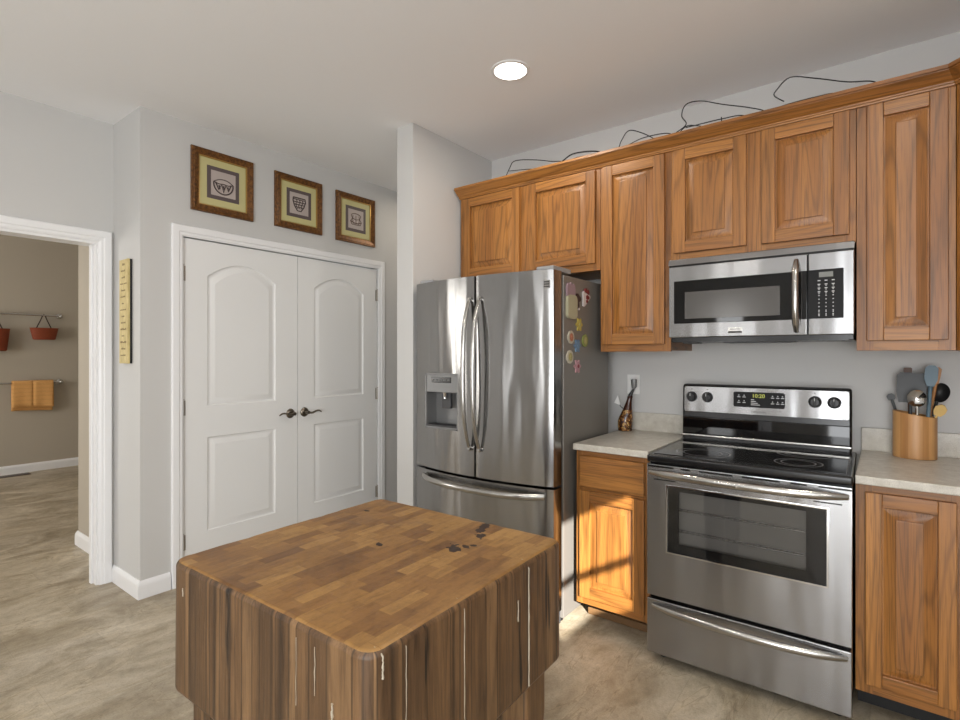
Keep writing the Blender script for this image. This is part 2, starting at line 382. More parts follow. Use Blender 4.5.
# closet doors with arched moulded panels
def closet_door(name, y0, y1, hinge):
    z0, z1 = .012, 2.073; xf = XD-.008; xb = xf-.035
    pl, pr = y0+.146 if hinge == 'l' else y0+.134, y1-.170 if hinge == 'l' else y1-.142
    b = B(); n = 16
    ys = [pl+(pr-pl)*i/n for i in range(n+1)]
    def arch(i, base, rise):
        t = 2*i/n-1; return base+rise*(1-t*t)
    ub, uz, rise = 1.055, 1.860, .092
    lt, lb = .862, .282
    q = lambda ya, yb, za, zb: b.face([(xf, ya, za), (xf, yb, za), (xf, yb, zb), (xf, ya, zb)])
    q(y0, pl, z0, z1); q(pr, y1, z0, z1); q(pl, pr, z0, lb); q(pl, pr, lt, ub)
    for i in range(n):
        b.face([(xf, ys[i], arch(i, uz, rise)), (xf, ys[i+1], arch(i+1, uz, rise)), (xf, ys[i+1], z1), (xf, ys[i], z1)])
    b.face([(xb, y0, z0), (xb, y1, z0), (xb, y1, z1), (xb, y0, z1)])
    for ya, za, yb, zb in ((y0, z0, y1, z0), (y1, z0, y1, z1), (y1, z1, y0, z1), (y0, z1, y0, z0)):
        b.face([(xf, ya, za), (xf, yb, zb), (xb, yb, zb), (xb, ya, za)])
    steps = [(0, 0), (.006, .007), (.014, .009), (.022, .009), (.046, .002), (.050, .002)]
    for (lo, hi, rs) in ((ub, uz, rise), (lb, lt, 0)):
        L = []
        for d, dep in steps:
            ring = [(xf-dep, pl+d, lo+d), (xf-dep, pr-d, lo+d)]
            for i in range(n, -1, -1):
                y = pl+d+(pr-pl-2*d)*i/n
                ring.append((xf-dep, y, arch(i, hi, rs)-d))
            L.append(ring)
        b.loops(L, 0, False, True)
    bmesh.ops.remove_doubles(b.bm, verts=b.bm.verts[:], dist=1e-5)
    def fix(bm):
        bm.normal_update()
        for f in bm.faces:
            c_ = f.calc_center_median(); n_ = f.normal
            if abs(n_.x) > .2:
                if (c_.x > xb+.004) == (n_.x < 0): f.normal_flip()
            elif abs(n_.y) > .5 and (c_.y > y1-.003 or c_.y < y0+.003):
                if (n_.y > 0) != (c_.y > (y0+y1)/2): f.normal_flip()
            elif abs(n_.z) > .5 and (c_.z > z1-.003 or c_.z < z0+.003):
                if (n_.z > 0) != (c_.z > 1): f.normal_flip()
    d = struct(name, b, 'door', fix=fix, ang=25)
    # lever handle on its rose
    s = -1 if hinge == 'l' else 1
    yc = (y1-.055) if hinge == 'l' else (y0+.055); zc = .958; X = xf
    h = B(); h.lathe([(.0, .014), (.012, .014), (.020, .012), (.030, .007), (.034, 0)], (X, yc, zc), 24, 0, 'x')
    h.lathe([(.010, .010), (.009, .045), (.012, .048), (.012, .056), (.0, .058)], (X, yc, zc), 16, 0, 'x')
    pts = smooth_pts([(X+.050, yc, zc), (X+.052, yc+s*.03, zc-.004), (X+.050, yc+s*.06, zc+.006), (X+.047, yc+s*.09, zc+.008), (X+.045, yc+s*.112, zc-.004)], 6)
    h.tube(pts, [.0085-.004*i/(len(pts)-1) for i in range(len(pts))], 10)
    lv = build('lever_handle', h, 'nickel', d); lv['label'] = 'aged nickel curved lever handle'
    ye = y0 if hinge == 'l' else y1
    for z in (1.86, 1.052, .245):
        g = B(); g.tube([(xf+.006, ye, z-.045), (xf+.006, ye, z+.045)], .0065, 10); g.box(xf-.001, xf+.002, min(ye, ye+s*-.016), max(ye, ye+s*-.016), z-.045, z+.045)
        g.lathe([(.0, .0), (.005, .002), (.007, .006), (.0065, .010)], (xf+.006, ye, z+.044), 10)
        build('hinge', g, 'hinge', d)
    return d
closet_door('door_1', 1.414, 2.1895, 'l'); closet_door('door_2', 2.1935, 2.932, 'r')

# ------------------------------------------------------------------ kitchen cabinets
def door_front(b, x0, x1, z0, z1, yf, th=.019, st=.056):
    """stiles (vertical grain, slot 0) and rails (horizontal grain, slot 1)"""
    b.box(x0, x0+st, yf, yf+th, z0, z1, .004, 0); b.box(x1-st, x1, yf, yf+th, z0, z1, .004, 0)
    b.box(x0+st-.001, x1-st+.001, yf+.0004, yf+th, z0, z0+st, .004, 1); b.box(x0+st-.001, x1-st+.001, yf+.0004, yf+th, z1-st, z1, .004, 1)
def raised_panel(x0, x1, z0, z1, yf, st=.056):
    b = B(); a0, a1, c0, c1 = x0+st-.004, x1-st+.004, z0+st-.004, z1-st+.004
    R = lambda d, y: [(a0+d, y, c0+d), (a1-d, y, c0+d), (a1-d, y, c1-d), (a0+d, y, c1-d)]
    b.loops([R(0, yf+.018), R(0, yf+.012), R(.004, yf+.0165), R(.009, yf+.0170), R(.038, yf+.0085), R(.041, yf+.0080), R(.042, yf+.0036), R(.046, yf+.0024)], 0, True, True)
    return b
def cab_door(root, x0, x1, z0, z1, yf, st=.056):
    b = B(); door_front(b, x0, x1, z0, z1, yf, st=st)
    d = build('door', b, ['oakV', 'oakH'], root)
    build('raised_panel', raised_panel(x0, x1, z0, z1, yf, st), 'oakV', d, ang=20)
    return d
def carcass(root, x0, x1, z0, z1, yf, yb, stiles, rails, sides=True):
    b = B(); b.box(x0+.001, x1-.001, yf+.018, yb, z0+.006, z1-.001, 0, 2)
    build('carcass', b, ['oakV', 'oakH', 'oakD'], root)
    f = B()
    for a, c in stiles: f.box(a, c, yf, yf+.019, z0, z1, .001, 0)
    for a, c, e, g in rails: f.box(e, g, yf+.0003, yf+.019, a, c, .001, 1)
    build('face_frame', f, ['oakV', 'oakH'], root)
UY, UF = 2.700, 2.682     # face frame front, door front
UT = 2.425
t = thing('wall_cabinet', (-1.738, 2.86, 1.838), 'oak two door wall cabinet above the stainless refrigerator', 'cabinet', 'oak wall cabinets')
carcass(t, -2.235, -1.240, 1.838, UT, UY, YW, [(-2.235, -2.19), (-1.775, -1.69), (-1.283, -1.240)], [(1.838, 1.89, -2.19, -1.283), (2.37, UT, -2.19, -1.283)])
cab_door(t, -2.203, -1.762, 1.876, 2.392, UF); cab_door(t, -1.702, -1.266, 1.876, 2.392, UF)
t = thing('wall_cabinet', (-1.048, 2.86, 1.388), 'tall narrow oak wall cabinet between refrigerator and microwave', 'cabinet', 'oak wall cabinets')
carcass(t, -1.238, -.858, 1.388, UT, UY, YW, [(-1.238, -1.20), (-.90, -.858)], [(1.388, 1.44, -1.2, -.9), (2.37, UT, -1.2, -.9)])
cab_door(t, -1.222, -.886, 1.426, 2.392, UF)
t = thing('wall_cabinet', (-.475, 2.86, 1.84), 'oak two door wall cabinet directly above the microwave', 'cabinet', 'oak wall cabinets')
carcass(t, -.856, -.096, 1.842, UT, UY, YW, [(-.856, -.81), (-.53, -.43), (-.14, -.096)], [(1.842, 1.895, -.81, -.14), (2.37, UT, -.81, -.14)])
cab_door(t, -.840, -.510, 1.878, 2.394, UF); cab_door(t, -.448, -.118, 1.876, 2.394, UF)
t = thing('wall_cabinet', (.06, 2.86, 1.388), 'tall oak wall cabinet right of the microwave, above the utensil holder', 'cabinet', 'oak wall cabinets')
carcass(t, -.094, .215, 1.388, UT, UY, YW, [(-.094, -.035), (.165, .215)], [(1.388, 1.44, -.04, .165), (2.37, UT, -.04, .165)])
cab_door(t, -.060, .193, 1.428, 2.394, UF)
# diagonal corner cabinet at the right edge
t = thing('wall_cabinet', (.52, 2.72, 1.388), 'oak diagonal corner wall cabinet at the right edge of the kitchen', 'cabinet', 'oak wall cabinets')
b = B(); b.prism([(.217, UY), (.525, 2.392), (.825, 2.392), (.825, YW-.002), (.217, YW-.002)], 1.388, UT, 'z'); build('carcass', b, 'oakV', t)
dd = Vector((1, -1, 0)).normalized(); nn = Vector((-1, -1, 0)).normalized(); p0 = Vector((.217, UY, 0))
mt = Matrix(((dd.x, -nn.x, 0, p0.x), (dd.y, -nn.y, 0, p0.y), (0, 0, 1, 0), (0, 0, 0, 1)))
b = B(); door_front(b, .045, .39, 1.428, 2.394, -.019)
for v in b.bm.verts: v.co = mt @ v.co
d = build('door', b, ['oakV', 'oakH'], t)
b = raised_panel(.045, .39, 1.428, 2.394, -.019)
for v in b.bm.verts: v.co = mt @ v.co
build('raised_panel', b, 'oakV', d, ang=20)
# crown moulding along the tops
CR = [(0, 2.398), (.010, 2.398), (.012, 2.404), (.017, 2.406), (.018, 2.412), (.024, 2.414), (.032, 2.420), (.050, 2.436), (.058, 2.442), (.060, 2.446), (.066, 2.447), (.066, 2.461), (0, 2.461)]
b = B(); tq = math.tan(radians(22.5))
L = [[(-2.238, UY-.0005-o, z) for o, z in CR], [(.215-o*tq, UY-.0005-o, z) for o, z in CR]]
e = Vector((.215+.44*.7071, UY-.44*.7071, 0))
L.append([tuple(e+nn*o+Vector((0, 0, z))) for o, z in CR])
b.loops(L, 0, True, True); tag(build('crown_molding', b, 'oakH', ang=25), 'oak crown molding running along the tops of the wall cabinets', 'molding')

BF, BD = 2.437, 2.418
t = thing('base_cabinet', (-1.06, 2.73, 0), 'oak base cabinet with drawer between refrigerator and range', 'cabinet', 'oak base cabinets')
carcass(t, -1.250, -.862, .112, .892, BF, YW, [(-1.250, -1.215), (-.905, -.862)], [(.112, .165, -1.215, -.905), (.685, .72, -1.215, -.905), (.85, .892, -1.215, -.905)])
cab_door(t, -1.226, -.893, .150, .690, BD)
b = B(); b.box(-1.226, -.893, BD, BD+.019, .706, .864, .006, 0, 3); dr = build('drawer', b, 'oakH', t)
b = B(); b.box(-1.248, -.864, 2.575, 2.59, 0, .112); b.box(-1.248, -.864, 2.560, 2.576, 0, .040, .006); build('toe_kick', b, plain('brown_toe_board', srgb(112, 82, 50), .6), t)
t = thing('base_cabinet', (.15, 2.73, 0), 'oak base cabinet right of the range under the utensil holder', 'cabinet', 'oak base cabinets')
carcass(t, -.088, .828, .112, .892, BF, YW, [(-.088, -.035), (.165, .30)], [(.112, .165, -.04, .3), (.85, .892, -.04, .3)])
cab_door(t, -.058, .196, .150, .862, BD, .05)
b = B(); b.box(-.086, .826, 2.575, 2.59, 0, .112); build('toe_kick', b, 'blackplastic', t)
CT = .925
def counter(x0, x1, label, blabel):
    b = B(); b.box(x0, x1, 2.395, YW, .893, CT, .004, 0, 3); tag(build('countertop', b, 'laminate'), label, 'countertop', 'laminate countertops')
    b = B(); b.box(x0, x1, YW-.020, YW, CT, 1.030, .002); tag(build('backsplash', b, 'laminate'), blabel, 'backsplash', 'laminate backsplash strips')
counter(-1.250, -.864, 'grey laminate countertop left of the range, under the bottle', 'short laminate backsplash strip between the bottle and the range')
counter(-.088, .828, 'pale laminate countertop right of the range, under the utensil holder', 'laminate backsplash strip behind the bamboo utensil holder')

# ------------------------------------------------------------------ refrigerator
FX0, FX1, FE, FB = -2.222, -1.283, 2.262, .060
fxc = (FX0+FX1)/2; hw = (FX1-FX0)/2
def fy(x): return FE-FB*(1-((x-fxc)/hw)**2)
t = thing('refrigerator', (fxc, 2.63, 0), 'stainless steel french door refrigerator between white wall and oak cabinets', 'refrigerator')
b = B(); b.box(FX0+.004, FX1, 2.362, 2.905, .04, 1.775, .006); build('body', b, 'fside', t)
b = B(); b.box(FX0+.012, FX1-.012, 2.335, 2.362, .10, 1.77); build('gasket', b, 'gasket', t)
def fdoor(name, x0, x1, z0, z1, hole=None):
    b = B(); r = .010
    base = [x0+(x1-x0)*i/14 for i in range(15)]
    if hole: base = sorted([x for x in base if min(abs(x-hole[0]), abs(x-hole[1])) > .012]+[hole[0], hole[1]])
    zs = [z0, z1] if not hole else [z0, hole[2], hole[3], z1]
    # front surface with rounded vertical edges
    col = [(x0, fy(x0)+.030), (x0+.001, fy(x0)+.012), (x0+.004, fy(x0)+.004)]
    col += [(x, fy(x)) for x in base if x0+.009 < x < x1-.009]
    col += [(x1-.004, fy(x1)+.004), (x1-.001, fy(x1)+.012), (x1, fy(x1)+.030)]
    vs = [[b.bm.verts.new((x, y, z)) for z in zs] for x, y in col]
    for i in range(len(col)-1):
        for j in range(len(zs)-1):
            if hole and j == 1 and col[i][0] >= hole[0]-1e-4 and col[i+1][0] <= hole[1]+1e-4: continue
            b.bm.faces.new((vs[i][j], vs[i+1][j], vs[i+1][j+1], vs[i][j+1]))
    yb = 2.338
    bk = [[b.bm.verts.new((x, yb, z)) for z in (z0, z1)] for x in (x0, x1)]
    b.bm.faces.new((bk[0][0], bk[0][1], bk[1][1], bk[1][0]))
    b.bm.faces.new([v[0] for v in vs]+[bk[1][0], bk[0][0]]); b.bm.faces.new([v[-1] for v in vs]+[bk[1][1], bk[0][1]])
    b.bm.faces.new(vs[0]+[bk[0][1], bk[0][0]]); b.bm.faces.new(vs[-1]+[bk[1][1], bk[1][0]])
    return build(name, b, 'steel', t, ang=30)
DX0, DX1, DZ0, DZ1 = -2.094, -1.848, .955, 1.268
ld = fdoor('door', FX0, -1.7305,   .722, 1.790, (DX0, DX1, DZ0, DZ1)); rd = fdoor('door', -1.7255, FX1, .722, 1.790)
fz = fdoor('freezer_drawer', FX0, FX1, .095, .708)
def vhandle(x, par, s):
    b = B()
    z0, z1 = .862, 1.675; pts = []
    for i in range(25):
        u = i/24; z = z0+(z1-z0)*u; bow = .060*(1-(2*u-1)**4)*.72+.018*(1-(2*u-1)**2)
        pts.append((x+s*.012*(1-(2*u-1)**2), fy(x)-.006-bow, z))
    b.tube(pts, [.009+.005*(1-abs(2*i/24-1)**3) for i in range(25)], 12, flat=.9)
    for z in (z0+.012, z1-.012): b.tube([(x, fy(x)+.004, z), (x, fy(x)-.022, z)], .010, 10)
    build('handle', b, 'handle', par)
vhandle(-1.755, ld, 0); vhandle(-1.690, rd, 0)
b = B(); pts = []
for i in range(31):
    u = i/30; x = -2.125+(.80)*u
    pts.append((x, fy(x)-.012-.052*(1-(2*u-1)**4), .672-.004*(1-(2*u-1)**2)))
b.tube(pts, .0165, 12, flat=.62)
for x in (-2.118, -1.332): b.tube([(x, fy(x)+.004, .672), (x, fy(x)-.02, .672)], .013, 10)
build('handle', b, 'handle', fz)
# ice and water dispenser
yd = fy((DX0+DX1)/2)
b = B(); e = .010
for a in ((DX0, DX1, DZ0, DZ0+e), (DX0, DX1, DZ1-e, DZ1), (DX0, DX0+e, DZ0, DZ1), (DX1-e, DX1, DZ0, DZ1)):
    b.box(a[0], a[1], yd-.008, yd+.020, a[2], a[3], .002)
b.box(DX0, DX1, yd+.085, yd+.090, DZ0, DZ1); b.box(DX0, DX0+.004, yd-.002, yd+.09, DZ0, DZ1); b.box(DX1-.004, DX1, yd-.002, yd+.09, DZ0, DZ1)
b.box(DX0, DX1, yd, yd+.09, DZ0, DZ0+.014); b.box(DX0, DX1, yd, yd+.09, DZ1-.006, DZ1)
dp = build('dispenser', b, 'dispgrey', ld)
b = B(); b.box(DX0+e, DX1-e, yd-.004, yd+.05, 1.160, DZ1-e, .003); build('control_panel', b, 'dispgrey', dp)
b = B(); b.box(-2.046, -1.900, yd-.007, yd-.002, 1.214, 1.246, .002); build('display', b, 'black', dp)
b = B()
for q in range(5): b.box(-2.037+q*.028, -2.022+q*.028, yd-.0078, yd-.007, 1.227, 1.233)
build('display_marking', b, 'print_grey', dp)
b = B(); b.box(-1.998, -1.932, yd+.028, yd+.05, 1.068, 1.162, .006); build('paddle', b, 'darkgrey', dp)
b = B(); b.lathe([(.013, 1.125), (.013, 1.15), (.018, 1.16), (.0, 1.162)], (-1.965, yd+.02, 0), 14); build('spout', b, 'chrome', dp)
b = B(); b.box(DX0+e, DX1-e, yd-.006, yd+.07, DZ0+.012, DZ0+.020, .002)
for q in range(9): b.box(DX0+.02+q*.0245, DX0+.03+q*.0245, yd, yd+.06, DZ0+.020, DZ0+.023)
build('drip_tray', b, 'darkgrey', dp)
xb = -1.320; b = B()
b.box(xb-.019, xb+.019, fy(xb)-.0022, fy(xb)+.002, 1.698, 1.738, .001)
bd = build('badge', b, 'handle', rd); b = B()
for q in range(3): b.box(xb-.016, xb+.016, fy(xb)-.0032, fy(xb)-.002, 1.704+q*.0115, 1.710+q*.0115)
build('badge_lettering', b, 'print_dark', bd)
for x in (FX1-.065, FX0+.065):
    b = B(); b.box(x-.05, x+.05, 2.285, 2.47, 1.790, 1.815, .006); build('hinge_cover', b, 'greyplastic', t)
for x in (FX0+.06, FX1-.06):
    for y in (2.42, 2.85):
        b = B(); b.lathe([(.022, 0), (.022, .014), (.012, .016), (.012, .042)], (x, y, 0), 14); build('foot', b, 'blackplastic', t)
b = B(); b.box(FX0+.02, FX1-.02, 2.352, 2.37, .012, .094, .003); build('grille', b, 'darkgrey', t)

# magnets on the refrigerator side (plane x = FX1)
MX = FX1
def petal_outline(r, n, depth, m=48):
    return [((r*(1-depth*(.5-.5*cos(n*a))))*cos(a), (r*(1-depth*(.5-.5*cos(n*a))))*sin(a)) for a in [2*pi*i/m for i in range(m)]]
def slab_x(b, pts, y, z, x0, x1, mat=0):
    c = .0012
    L = []
    for s_, x in ((.9, x0), (1, x0+c), (1, x1-c), (.9, x1)): L.append([(x, y+p[0]*s_, z+p[1]*s_) for p in pts])
    b.loops(L, mat, True, True)
def col_m(n, c, r=.5): M[n] = plain(n, srgb(*c), r)
for n, c in dict(mag_yellow=(205, 185, 95), mag_orange=(196, 128, 98), mag_green=(150, 160, 88), mag_blue=(120, 150, 178), mag_lime=(190, 180, 120), mag_pink=(206, 160, 166), mag_cream=(196, 190, 158), mag_lilac=(176, 148, 156), mag_dark=(52, 34, 36), mag_red=(130, 42, 44), mag_white=(228, 218, 214), mag_rose=(150, 70, 80), mag_pale=(214, 206, 186)).items(): col_m(n, tuple(q*.86 for q in c))
def flower(y, z, ry, mat, cmat, label, n, depth):
    t = thing('refrigerator_magnet', (MX, y, z), label, 'magnet', 'small magnets on the refrigerator side')
    b = B(); slab_x(b, petal_outline(ry, n, depth), y, z, MX, MX+.008); build('magnet_base', b, mat, t)
    b = B(); slab_x(b, petal_outline(ry*.62, n, depth*.8), y, z, MX+.0075, MX+.0095); build('magnet_face', b, cmat if depth < .1 else mat, t)
    b = B(); slab_x(b, petal_outline(ry*.26, 4, 0, 16), y, z, MX+.009, MX+.012); build('magnet_center', b, cmat, t)
flower(2.522, 1.530, .038, 'mag_yellow', 'mag_lime', 'yellow flower magnet on refrigerator side, topmost of the flowers', 6, .38)
flower(2.430, 1.461, .034, 'mag_pale', 'mag_orange', 'orange round magnet with pale rim on refrigerator side', 9, .05)
flower(2.591, 1.447, .034, 'mag_green', 'mag_lime', 'green oval magnet right of the blue flower magnet', 9, .05)
flower(2.502, 1.418, .037, 'mag_blue', 'mag_blue', 'pale blue flower magnet on refrigerator side', 6, .36)
flower(2.419, 1.360, .035, 'mag_pale', 'mag_lime', 'pale yellow round magnet below the orange round magnet', 9, .05)
flower(2.502, 1.311, .038, 'mag_pink', 'mag_rose', 'pink flower magnet, lowest on refrigerator side', 6, .38)
def rrect(w, h, r, n=6):
    o = []
    for cx, cy, a0 in ((w/2-r, h/2-r, 0), (-w/2+r, h/2-r, 90), (-w/2+r, -h/2+r, 180), (w/2-r, -h/2+r, 270)):
        for i in range(n+1): a = radians(a0+90*i/n); o.append((cx+r*cos(a), cy+r*sin(a)))
    return o
t = thing('refrigerator_magnet', (MX, 2.43, 1.58), 'large cream jar shaped magnet with lilac tulip top', 'magnet')
b = B(); slab_x(b, rrect(.104, .122, .026), 2.432, 1.617, MX, MX+.016); build('magnet_base', b, 'mag_cream', t)
b = B()
for dy, h in ((-.026, .075), (0, .085), (.026, .072)): slab_x(b, [(.019*cos(a), h/2*sin(a)) for a in [2*pi*i/20 for i in range(20)]], 2.424+dy, 1.700, MX, MX+.012+abs(dy)*.02)
build('tulip', b, 'mag_lilac', t)
t = thing('refrigerator_magnet', (MX, 2.506, 1.62), 'small dark bow shaped magnet beside the cream magnet', 'magnet')
b = B(); slab_x(b, petal_outline(.030, 3, .4), 2.508, 1.665, MX, MX+.010); slab_x(b, rrect(.014, .03, .005), 2.512, 1.628, MX, MX+.008); build('bow', b, 'mag_dark', t)
b = B(); slab_x(b, petal_outline(.007, 3, 0, 14), 2.514, 1.612, MX+.003, MX+.011); build('bead', b, 'mag_white', t)
t = thing('refrigerator_magnet', (MX, 2.60, 1.64), 'red and white slice shaped magnet at the upper right', 'magnet')
b = B(); slab_x(b, [(-.038, .028), (-.030, .036), (.046, .016), (.048, .006), (-.02, -.046), (-.034, -.044)], 2.600, 1.675, MX, MX+.010); build('slice', b, 'mag_white', t)
b = B()
for dy, dz, r in ((-.012, .040, .014), (.012, .034, .014), (.0, .006, .013), (.016, .004, .010), (-.002, -.016, .010)): slab_x(b, petal_outline(r, 5, .2, 20), 2.602+dy, 1.675+dz, MX+.002, MX+.014)
build('topping', b, 'mag_red', t)

# ------------------------------------------------------------------ range
RX0, RX1, RF = -.854, -.097, 2.332
rc = (RX0+RX1)/2
t = thing('range', (rc, 2.66, 0), 'freestanding stainless electric range with black glass cooktop', 'stove', rz=radians(1.1))
b = B(); b.box(RX0+.004, RX1-.004, 2.375, 2.965, .035, .895, .004); build('body', b, 'black', t)
for x in (RX0+.05, RX1-.05):
    for y in (2.43, 2.90):
        b = B(); b.lathe([(.020, 0), (.020, .012), (.010, .014), (.010, .038)], (x, y, 0), 12); build('foot', b, 'blackplastic', t)
# cooktop
b = B(); b.box(RX0, RX1, 2.336, 2.965, .892, .926, .009, 0, 3)
ck = build('cooktop', b, 'black', t)
b = B(); b.box(RX0+.022, RX1-.022, 2.372, 2.88, .925, .9285, .001); build('glass_surface', b, 'cooktop', ck)
for x, y, r in ((-.655, 2.50, .112), (-.285, 2.505, .085), (-.655, 2.745, .080), (-.285, 2.745, .108)):
    b = B()
    for rr in (r, r*.72):
        L = []
        for rad in (rr-.0028, rr+.0028): L.append([(x+rad*cos(2*pi*q/64), y+rad*sin(2*pi*q/64), .9288) for q in range(64)])
        b.loops(L)
    o = build('burner_ring', b, 'ring', ck)
# backguard
b = B(); b.prism([(2.905, .926), (2.968, .926), (2.968, 1.216), (2.930, 1.216), (2.916, 1.205)], RX0-.003, RX1-.016, 'x')
bmesh.ops.bevel(b.bm, geom=[e for e in b.bm.edges if abs(e.verts[0].co.x-e.verts[1].co.x) < 1e-4], offset=.012, segments=3, affect='EDGES', profile=.5)
bg = build('backguard', b, 'black', t)
def bgy(z): return 2.905+(z-.926)/(1.205-.926)*.011
b = B()
L = []
for d, o in ((0, .004), (0, -.002), (.003, -.004), ): 
    L.append([(x_, bgy(z_)+o, z_) for x_, z_ in [(p[0]+(-.485), p[1]+1.138) for p in rrect(.726-2*d, .134-2*d, .012-d)]])
b.loops(L, 0, False, True); cp = build('control_panel', b, 'steelR', bg)
b = B(); b.box(-.850, -.120, 2.892, 2.906, .958, 1.046, .003); build('vent_trim', b, 'glassblack', bg)
b = B(); b.box(-.856, -.114, 2.882, 2.905, .944, .956, .003); build('trim_strip', b, 'handle', bg)
def knob(x, z):
    y = bgy(z)-.004
    b = B(); b.lathe([(.027, 0), (.027, -.004), (.023, -.007), (.021, -.024), (.018, -.027), (.0, -.0275)], (x, y, z), 28, 0, 'y')
    b.box(x-.0045, x+.0045, y-.036, y-.02, z-.021, z+.021, .003)
    k_ = build('knob', b, 'blackplastic', cp)
    b = B(); b.box(x-.0012, x+.0012, y-.0368, y-.0358, z+.006, z+.020); build('pointer', b, 'print_white', k_)
    b = B(); text(b, 'OFF', .008, facing_y(x, y+.0004, z-.043)); build('knob_marking', b, 'print_grey', cp)
    b = B(); b.lathe([(.0025, 0), (.0025, -.001)], (x, y+.001, z+.040), 10, 0, 'y'); build('indicator_dot', b, 'print_dark', cp)
for x in (-.808, -.730, -.255, -.180): knob(x, 1.150)
b = B(); 
for o in (0,):
    b.loops([[(p[0]-.4915, bgy(p[1]+1.147)+oo, p[1]+1.147) for p in rrect(.228, .076, .010)] for oo in (-.002, -.0062)], 0, False, True)
ds = build('display', b, 'dispblack', cp)
yy = bgy(1.147)-.0066
b = B(); text(b, '10:20', .026, facing_y(-.492, yy-.0006, 1.166)); build('clock_digits', b, 'lcd', ds)
b = B()
for x in (-.580, -.556, -.430, -.408, -.3875):
    for z in (1.164, 1.136):
        b = B(); b.lathe([(.0026, 0), (.0026, -.0012)], (x, yy+.0004, z+.004), 10, 0, 'y'); b.box(x-.007, x+.007, yy-.0008, yy+.0004, z-.006, z-.003); build('button_marking', b, 'print_white', ds)
b = B()
for i, w in enumerate((.014, .022, .030, .040)): b.box(-.525, -.525+w, yy-.0008, yy+.0004, 1.146-i*.0085, 1.149-i*.0085)
build('display_marking', b, 'print_white', ds)
b = B(); text(b, 'FRIGIDAIRE', .0135, facing_y(-.49, bgy(1.086)-.0046, 1.086)); build('nameplate', b, 'print_grey', cp)
# oven door
OZ0, OZ1 = .303, .886
wx0, wx1, wz0, wz1 = -.763, -.176, .508, .798
b = B(); yb = 2.374
def ringbox(b, x0, x1, z0, z1, a0, a1, c0, c1, yf, yb, bev=.004):
    o = [(x0, z0), (x1, z0), (x1, z1), (x0, z1)]; i = [(a0, c0), (a1, c0), (a1, c1), (a0, c1)]
    sh = lambda P, d: [(P[0][0]+d, P[0][1]+d), (P[1][0]-d, P[1][1]+d), (P[2][0]-d, P[2][1]-d), (P[3][0]+d, P[3][1]-d)]
    L = [[(x, yb, z) for x, z in o], [(x, yf+bev, z) for x, z in o], [(x, yf+bev*.3, z) for x, z in sh(o, bev*.3)], [(x, yf, z) for x, z in sh(o, bev)], [(x, yf, z) for x, z in i], [(x, yb, z) for x, z in i]]
    L.append(L[0]); b.loops(L)
ringbox(b, RX0+.003, RX1-.003, OZ0, OZ1, wx0, wx1, wz0, wz1, RF, yb)
od = build('oven_door', b, 'steelR', t)
b = B(); ringbox(b, wx0-.005, wx1+.005, wz0-.005, wz1+.005, wx0+.002, wx1-.002, wz0+.002, wz1-.002, RF-.003, RF+.01, .002); wf = build('window_trim', b, 'chrome', od)
b = B(); ringbox(b, wx0+.001, wx1-.001, wz0+.001, wz1-.001, wx0+.048, wx1-.068, wz0+.040, wz1-.022, RF+.008, RF+.012, .0005); build('window_border', b, 'dispblack', od)
b = B(); b.face([(wx0+.002, RF+.0065, wz0+.002), (wx1-.002, RF+.0065, wz0+.002), (wx1-.002, RF+.0065, wz1-.002), (wx0+.002, RF+.0065, wz1-.002)]); build('window_glass', b, 'ovenglass', od)
# oven cavity behind the window (sits in front of the body block)
b = B()
b.box(wx0+.002, wx1-.002, 2.3728, 2.3745, wz0, wz1); cav = build('oven_cavity', b, 'oveninside', od)
b = B()
for z in (.598, .690):
    b.tube([(wx0+.01, 2.360, z), (wx1-.01, 2.360, z)], .0022, 8); b.tube([(wx0+.01, 2.368, z+.006), (wx1-.01, 2.368, z+.006)], .0016, 8)
    for q in range(24): b.tube([(wx0+.03+q*.0235, 2.357, z), (wx0+.03+q*.0235, 2.372, z+.003)], .0013, 6)
build('oven_rack', b, 'handle', od)
b = B()
for x0, x1 in ((-.845, -.735), (-.705, -.665), (-.63, -.50), (-.465, -.33), (-.295, -.24), (-.205, -.10)): b.box(x0, x1, RF-.0008, RF+.002, .8735, .8805)
for x0, x1 in ((-.82, -.725), (-.22, -.13)): b.box(x0, x1, RF-.0008, RF+.002, .818, .823)
build('vent_slot', b, 'black', od)
def bowed(x0, x1, z, out, r, flat, yend=RF):
    pts = []
    for i in range(33):
        u = i/32; pts.append((x0+(x1-x0)*u, yend-.004-out*(1-abs(2*u-1)**2.6), z))
    b = B(); b.tube(pts, [r*(.55+.45*min(1, 8*min(i, 32-i)/32+.15)) for i in range(33)], 14, flat=flat); return b
b = bowed(-.838, -.112, .852, .055, .0165, .75)
build('handle', b, 'handle', od)
b = B(); b.lathe([(.0, -.001), (.006, -.0008), (.0065, .001)], (-.475, RF-.060-.011, .850), 16, 0, 'y'); build('emblem', b, 'chrome', od)
b = B(); b.box(RX0+.003, RX1-.003, RF, 2.374, .047, .288, .005, 0, 3); dr = build('storage_drawer', b, 'steelR', t)
build('handle', bowed(-.825, -.115, .262, .050, .0155, .75), 'handle', dr)

